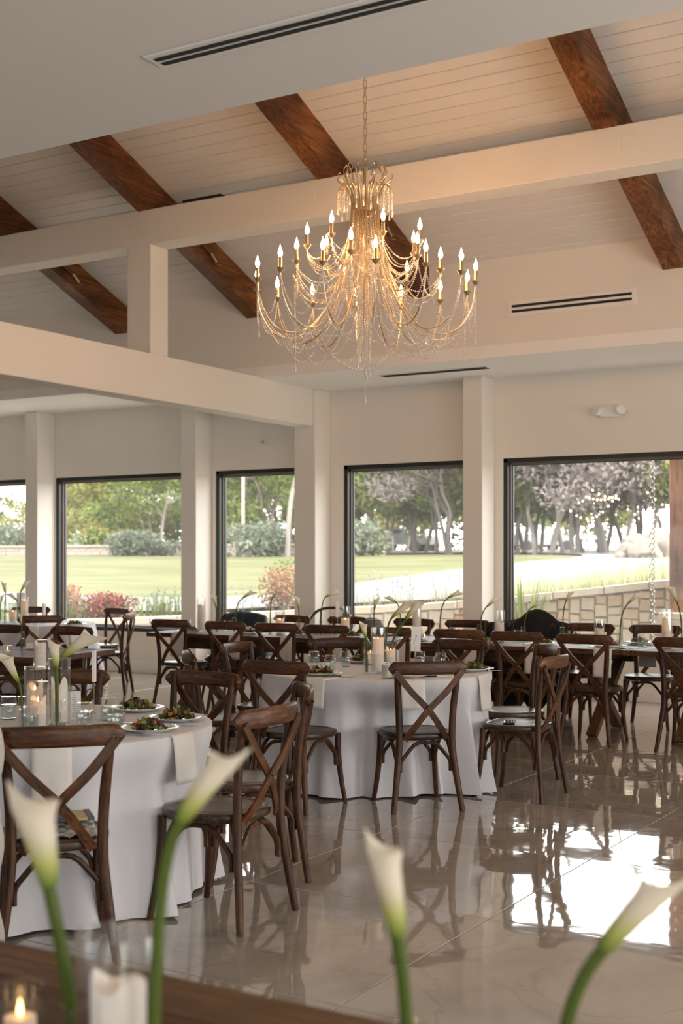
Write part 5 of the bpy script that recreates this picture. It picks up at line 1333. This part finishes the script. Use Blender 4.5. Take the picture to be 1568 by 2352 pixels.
# shrubs, beds, grasses
def shrub(px, Y, r_, h_, m, lab, seed, n_=900, sz=.06, base=None, fl=None, nfl=60):
    p = aty(px, 1300, Y); t = thing('shrub', lab, 'shrub', (p.x, Y, gz(p.x, Y) if base is None else base), 0, 'shrubs in the garden'); q = MB(); rr_ = random.Random(seed)
    leaf_cloud(q, rr_, [(rr_.uniform(-.5,.5)*r_, rr_.uniform(-.5,.5)*r_, h_*.5, r_*.65, h_*.55) for _ in range(6)], n_, sz); q.build('foliage', m, t, smooth=False, kind='stuff')
    if fl:
        q = MB(); leaf_cloud(q, rr_, [(0,0,h_*.7,r_*.9,h_*.45)], nfl, sz*.8); q.build('flowers', fl, t, smooth=False, kind='stuff')
    q = MB()
    for k in range(6): a = k*1.05; q.tube([(0,0,-.05),(math.cos(a)*r_*.4, math.sin(a)*r_*.4, h_*.5)], .012, 5)
    q.build('stems', m_bark, t, kind='stuff'); return t
L_sage = leafmat('sage', (0.096,0.116,0.080), (0.168,0.188,0.136),.3); L_red = leafmat('red_leaf', (0.140,0.024,0.024), (0.220,0.080,0.048),.35); L_bright = leafmat('bright_leaf', (0.080,0.120,0.024), (0.180,0.208,0.064),.4); L_yel = leafmat('flowers_mix', (0.300,0.060,0.032), (0.320,0.220,0.048),.3); L_lav = leafmat('lavender', (0.168,0.144,0.248), (0.248,0.224,0.312),.3); L_straw = leafmat('straw', (0.168,0.160,0.080), (0.280,0.264,0.168),.4); L_pale = leafmat('pale_grass', (.30,.34,.15), (.58,.57,.36), .4); L_orange = leafmat('coral_leaf', (0.240,0.080,0.048), (0.288,0.192,0.120),.35)
for px, Y, r_, h_, m, lab, sd, n_, sz, fl in ((20,45.2,2.2,1.5,L_sage,'grey-green bush in the leftmost window',1,1600,.12,None),(255,44.8,2.0,1.1,L_bright,'flowering bush with red and yellow blooms over the garden wall',2,1300,.11,L_yel),(215,43.6,.8,1.3,L_bright,'small flowering bush left over the garden wall',12,500,.10,L_yel),(305,39.9,1.2,1.0,L_sage,'blue-green bush before the garden wall, second window',3,1400,.10,None),(378,40.6,.8,.6,L_sage,'small spiky bush before the garden wall, second window',4,500,.09,None),(568,39.8,1.5,1.3,L_sage,'blue-green bush in the narrow window',5,1300,.10,None),(515,44,1.4,1.3,L_bright,'bush at the left of the narrow window',6,900,.11,None),(640,40.6,.8,.75,L_sage,'small bush by the end of the garden wall, narrow window',7,500,.09,None),(825,39.9,1.3,1.3,L_sage,'pale bush at the left of the fourth window',8,1000,.10,None),(865,40.6,.6,.7,L_bright,'small bright bush beside the garden wall end, fourth window',9,400,.09,None)):
    shrub(px, Y, r_, h_, m, lab, sd, n_, sz, None, fl)
# planting bed below the windows
for px, Y, r_, h_, m, lab, sd, fl in ((160,15.5,.3,.55,L_orange,'reddish leafy shrub at the left of the second window bed',21,None),(235,15.3,.45,.40,L_red,'red leaved shrub in the bed under the second window',22,L_red),(268,15.4,.3,.36,L_red,'smaller red leaved shrub beside the larger red one, second window bed',23,L_red),(650,15.3,.42,.62,L_orange,'coral leaved shrub in the bed of the narrow window',24,L_orange),(655,15.9,.45,.75,L_bright,'bright green shrub behind the coral one, narrow window',25,None)):
    shrub(px, Y, r_, h_, m, lab, sd, 700, .030, None, fl, 120)
def tuft(name, px, Y, n_, h_, sp, m, lab, seed, w_=.008, cat='plant', group='grasses and stems in the window bed', spread=None, heads=None):
    p = aty(px, 1300, Y); q = MB(); r_ = random.Random(seed); sx = spread or sp
    hd = MB()
    for _ in range(n_):
        bx, by = r_.uniform(-1,1)*sx, r_.uniform(-1,1)*sp*.5; a = r_.uniform(0,6.28); hh = h_*r_.uniform(.55,1.1); o_ = r_.uniform(.15,.55)*hh
        zb = gz(p.x+bx, Y+by)-gz(p.x, Y)
        side = Vector((-math.sin(a), math.cos(a), 0))*w_; prev = None; vs = []
        for i in range(5):
            u = i/4; c_ = Vector((bx+math.cos(a)*o_*u*u, by+math.sin(a)*o_*u*u, zb+hh*(u-.18*u*u*(o_/hh))))
            vs += [c_-side*(1-.9*u), c_+side*(1-.9*u)]
        q.add(vs, [(2*i,2*i+1,2*i+3,2*i+2) for i in range(4)])
        if heads and r_.random() < .6:
            c_ = vs[-1]
            for k in range(6): leaf_cloud(hd, r_, [(c_.x, c_.y, c_.z-.02*k, .012, .02)], 1, .016)
    t = thing(name, lab, cat, (p.x, Y, gz(p.x, Y)), 0, group); q.build('blades', m, t, smooth=False, kind='stuff')
    if heads: hd.build('flower_spikes', heads, t, smooth=False, kind='stuff')
    return t
for px, lab in ((150,'left end of the second window bed'),(215,'middle left of the second window bed'),(345,'right of the second window bed'),(395,'right end of the second window bed'),(20,'leftmost window bed')):
    tuft('green_stems', px, 15.3, 70, .42, .35, L_bright, 'leafy green stems at the '+lab, px, .010, heads=L_sage)
for px, lab in ((520,'left of the narrow window'),(590,'middle of the narrow window'),(830,'left of the fourth window'),(900,'middle left of the fourth window'),(970,'middle right of the fourth window'),(1035,'right of the fourth window')):
    tuft('lavender', px, 15.4, 16, .46, .45, L_sage, 'thin lavender stems at the '+lab, px, .004, heads=L_lav)
for k, px in enumerate((1185,1235,1290,1345,1400,1455,1510,1550)):
    tuft('ornamental_grass', px, 15.4+.12*(k % 2), 210, .40, .5, L_pale, 'feathery grass clump, %s from the left above the stone wall, wide right window' % ORD[k], 100+px, .004)
tuft('ornamental_grass', 1040, 15.25, 200, .25, .35, L_straw, 'dry grass clump on the wall cap at the right of the fourth window', 77, .004)
tuft('ornamental_grass', 880, 15.2, 160, .2, .4, L_straw, 'dry grass clump on the wall cap in the middle of the fourth window', 78, .004)
# strappy yellow-green plant at the foot of the wall
p = aty(1200, 1400, 13.92); t = thing('strap_leaf_plant', 'yellow-green strap leaved plant outside the wide right window', 'plant', (p.x, 13.92, -.1)); r_ = random.Random(31)
for k in range(44):
    a = r_.uniform(0, 6.28); o_ = r_.uniform(.08,.42); hh = r_.uniform(1.1,1.62); q = MB(); side = Vector((-math.sin(a), math.cos(a), 0)); vs = []
    for i in range(7):
        u = i/6; c_ = Vector((math.cos(a)*(.05+o_*u**1.6), math.sin(a)*(.05+o_*u**1.6), hh*(u-.12*u*u))); w_ = .026*(1-u**2.5)+.001
        vs += [c_-side*w_, c_+side*w_+Vector((0,0,.004))]
    q.add(vs, [(2*i,2*i+1,2*i+3,2*i+2) for i in range(6)]); q.build('leaf', L_bright if k % 3 else L_straw, t)
# boulders
m_rock = mat('boulder', (0.149,0.125,0.105),.9, var=.25, vscale=2, bump=.6, bscale=6)
def boulder(px, Y, sx, sz_, lab, seed, dz=0):
    p = aty(px, 1250, Y); bm = bmesh.new(); bmesh.ops.create_icosphere(bm, subdivisions=3, radius=1); r_ = random.Random(seed); pl = [(Vector((r_.uniform(-1,1), r_.uniform(-1,1), r_.uniform(-1,1))).normalized(), r_.uniform(.62,.9)) for _ in range(12)]
    for v in bm.verts:
        for n_, d_ in pl:
            k = v.co.dot(n_)
            if k > d_: v.co -= n_*(k-d_)
        v.co = Vector((v.co.x*sx, v.co.y*sx*.8, v.co.z*sz_))
    o = MB().bm(bm).build('boulder', m_rock, angle=25); o.location = (p.x, Y, gz(p.x, Y)+sz_*.45+dz); return tag(o, lab, 'rock', 'boulders by the driveway')
boulder(1440,34,.42,.36,'small tan boulder at the left of the rock pile',1); boulder(1460,34.6,.5,.46,'tall tan boulder in the rock pile',2,.04); boulder(1482,33.6,.5,.40,'rounded boulder in front of the rock pile',3); boulder(1505,35,.75,.60,'largest pale boulder of the rock pile',4); boulder(1545,34.4,.6,.5,'pale boulder at the right end of the rock pile',5); boulder(1425,33.6,.3,.15,'flat stone at the left foot of the rock pile',6)
# cars
m_cw = mat('white_car_paint', (0.336,0.336,0.336),.25, coat=.6); m_cg = mat('silver_car_paint', (0.123,0.130,0.138),.25, metal=.4, coat=.6); m_cd = mat('dark_car_paint', (0.029,0.032,0.038),.25, coat=.6); m_tyre = mat('tyre', (0.006,0.006,0.006),.8); m_cgl = mat('car_glass', (0.009,0.012,0.015),.08, coat=.5); m_tail = mat('tail_lamp', (0.147,0.006,0.006),.3)
def car(px, Y, rz, m, lab, truck=False):
    p = aty(px, 1230, Y); t = thing('pickup_truck' if truck else 'car', lab, 'truck' if truck else 'car', (p.x, Y, gz(p.x, Y)+.06), rz, 'parked vehicles')
    if truck: pr = [(-2.7,.45),(-2.7,1.05),(-.6,1.08),(-.5,1.75),(.75,1.78),(1.25,1.15),(2.6,1.05),(2.7,.5)]
    else: pr = [(-2.2,.35),(-2.25,.85),(-1.9,1.0),(-1.3,1.45),(.3,1.48),(1.1,1.0),(2.0,.85),(2.2,.40)]
    q = MB(); W2 = .9; vs = []
    for sy, ins in ((-1,0),(1,0)):
        for x, z in pr: vs.append((x, sy*(W2-(.16 if z > 1.2 else 0)), z))
    k = len(pr); fs = [tuple(range(k)), tuple(reversed(range(k,2*k)))]+[(i, (i+1)%k, k+(i+1)%k, k+i) for i in range(k)]
    fixn(q.add(vs, fs).build('body', m, t, angle=20))
    for sy in (-1,1):
        q = MB(); X = [(-.45,1.12),(-.4,1.66),(.65,1.68),(1.05,1.14)] if truck else [(-1.55,1.02),(-1.15,1.38),(.22,1.40),(.9,1.02)]
        q.add([(x, sy*(W2+.006-(.155 if z > 1.2 else .0)*((z-1.0)/.5 if z < 1.3 else 1)), z) for x, z in X], [(0,1,2,3)]); q.build('side_window', m_cgl, t, smooth=False)
        for wx in ((-1.75,1.75) if truck else (-1.4,1.35)):
            MB().lathe([(0,-.11),(.30,-.11),(.35,-.07),(.35,.07),(.30,.11),(.16,.11),(0,.09)], 20, 0, Matrix.Translation((wx, sy*.82, .33)) @ Matrix.Rotation(R(90),4,'X')).build('wheel', m_tyre, t)
        MB().cbox((-2.72 if truck else -2.26),(-2.62 if truck else -2.15), sy*.72-.1, sy*.72+.1, .7, 1.0, .02).build('tail_lamp', m_tail, t)
    return t
car(8, 78, .2, m_cw, 'white car at the left edge of the leftmost window'); car(42, 76, .3, m_cg, 'silver car right of the white one, leftmost window'); car(152, 76, .1, m_cw, 'white car low at the left of the second window')
car(622, 66, .15, m_cd, 'dark pickup truck behind the trunks in the narrow window', True); car(838, 66, .4, m_cw, 'white car at the left of the fourth window'); car(905, 64, .25, m_cg, 'silver car in the centre of the fourth window'); car(940, 70, .2, m_cw, 'white car behind the silver one, fourth window'); car(1240, 74, .9, m_cg, 'silver van-like car between trunks, wide right window')
# posts, bin, string lights, rain chain, porch post
p = aty(558, 1200, 45); o = MB().tube([(p.x,45,1.5),(p.x,45,8)], .07, 10).build('lamp_pole', mat('wood_pole', (.42,.34,.27), .8)); tag(o, 'tall slim pole standing in the narrow window', 'pole')
p = aty(187, 1220, 45); t = thing('utility_box', 'blue-grey utility box on the garden wall, second window', 'box', (p.x,45,gz(p.x,45))); MB().cbox(-.36,.36,-.2,.2,0,.95,.02).build('cabinet', mat('utility_paint', (.20,.28,.33), .6), t); MB().cbox(-.40,.40,-.24,.24,.95,1.0,.01).build('lid', mat('utility_lid', (.25,.32,.36), .6), t)
t = thing('string_lights', 'warm festoon bulbs strung between the trees, wide right window', 'string lights', aty(1340,1140,38)); base = t.location.copy(); m_fest = mat('festoon_bulb', (1,.8,.5), .4, emit=(1,.72,.35), es=3.5)
fb_ = MB().lathe([(0,-.03),(.024,-.012),(.027,.006),(.012,.03),(0,.034)], 8).mesh('bulb', m_fest)
for (xa, ya, xb, yb, s_, n_) in ((1305,1165,1415,1133,.5,9),(1355,1118,1422,1140,.1,5),(1415,1135,1540,1150,.55,7),(1350,1138,1420,1132,.12,8),(1325,1150,1350,1130,.1,3),(1478,1118,1545,1165,.1,4)):
    a = aty(xa, ya, 37)-base; b_ = aty(xb, yb, 39)-base; P_ = sag(a, b_, s_, 24); MB().tube(P_, .008, 4).build('cable', m_black, t)
    for k in range(n_):
        o = obj('bulb', fb_, t); o.location = P_[int(24*(k+.5)/n_)]-Vector((0,0,.06))
# rain chain
p = aty(1498, 1200, 13.75); t = thing('rain_chain', 'rain chain of round links hanging outside the wide right window', 'chain', (p.x, 13.75, .45)); q = MB(); rg = [Vector((.026*math.cos(2*PI*i/14), 0, .034*math.sin(2*PI*i/14))) for i in range(15)]
q.tube(rg, .0055, 6, cap=False); RL = q.mesh('chain_link', mat('aluminium', (.20,.19,.185), .45, metal=.6))
for k in range(44):
    o = obj('chain_link', RL, t); o.location = ((-.006 if k % 2 else .006), 0, k*.056); o.rotation_euler = (0,0,.5 if k % 2 else -.7)
MB().cbox(-.4,.4,-.15,.15,2.44,2.56,.02).build('gutter', m_bronze, t)
# porch post
p0, p1 = aty(1545, 1200, 14.1), aty(1660, 1200, 14.1); t = thing('porch_post', 'brown timber porch post on a white plinth at the right edge', 'post', (p0.x+.15, 14.1, -.1)); MB().cbox(-.15,.22,-.15,.15,.99,3.6,.01).build('timber', wood('porch_wood', [(.3,(.14,.062,.035)), (.5,(.24,.12,.07)), (.7,(.32,.17,.10))], 'Z', 1, 10, .7, False), t, smooth=False)
MB().cbox(-.24,.36,-.25,.25,.93,1.0,.01).build('plinth_cap', m_st3, t, smooth=False); MB().cbox(-.2,.32,-.2,.2,0,.93,.01).build('plinth', m_st3, t, smooth=False)
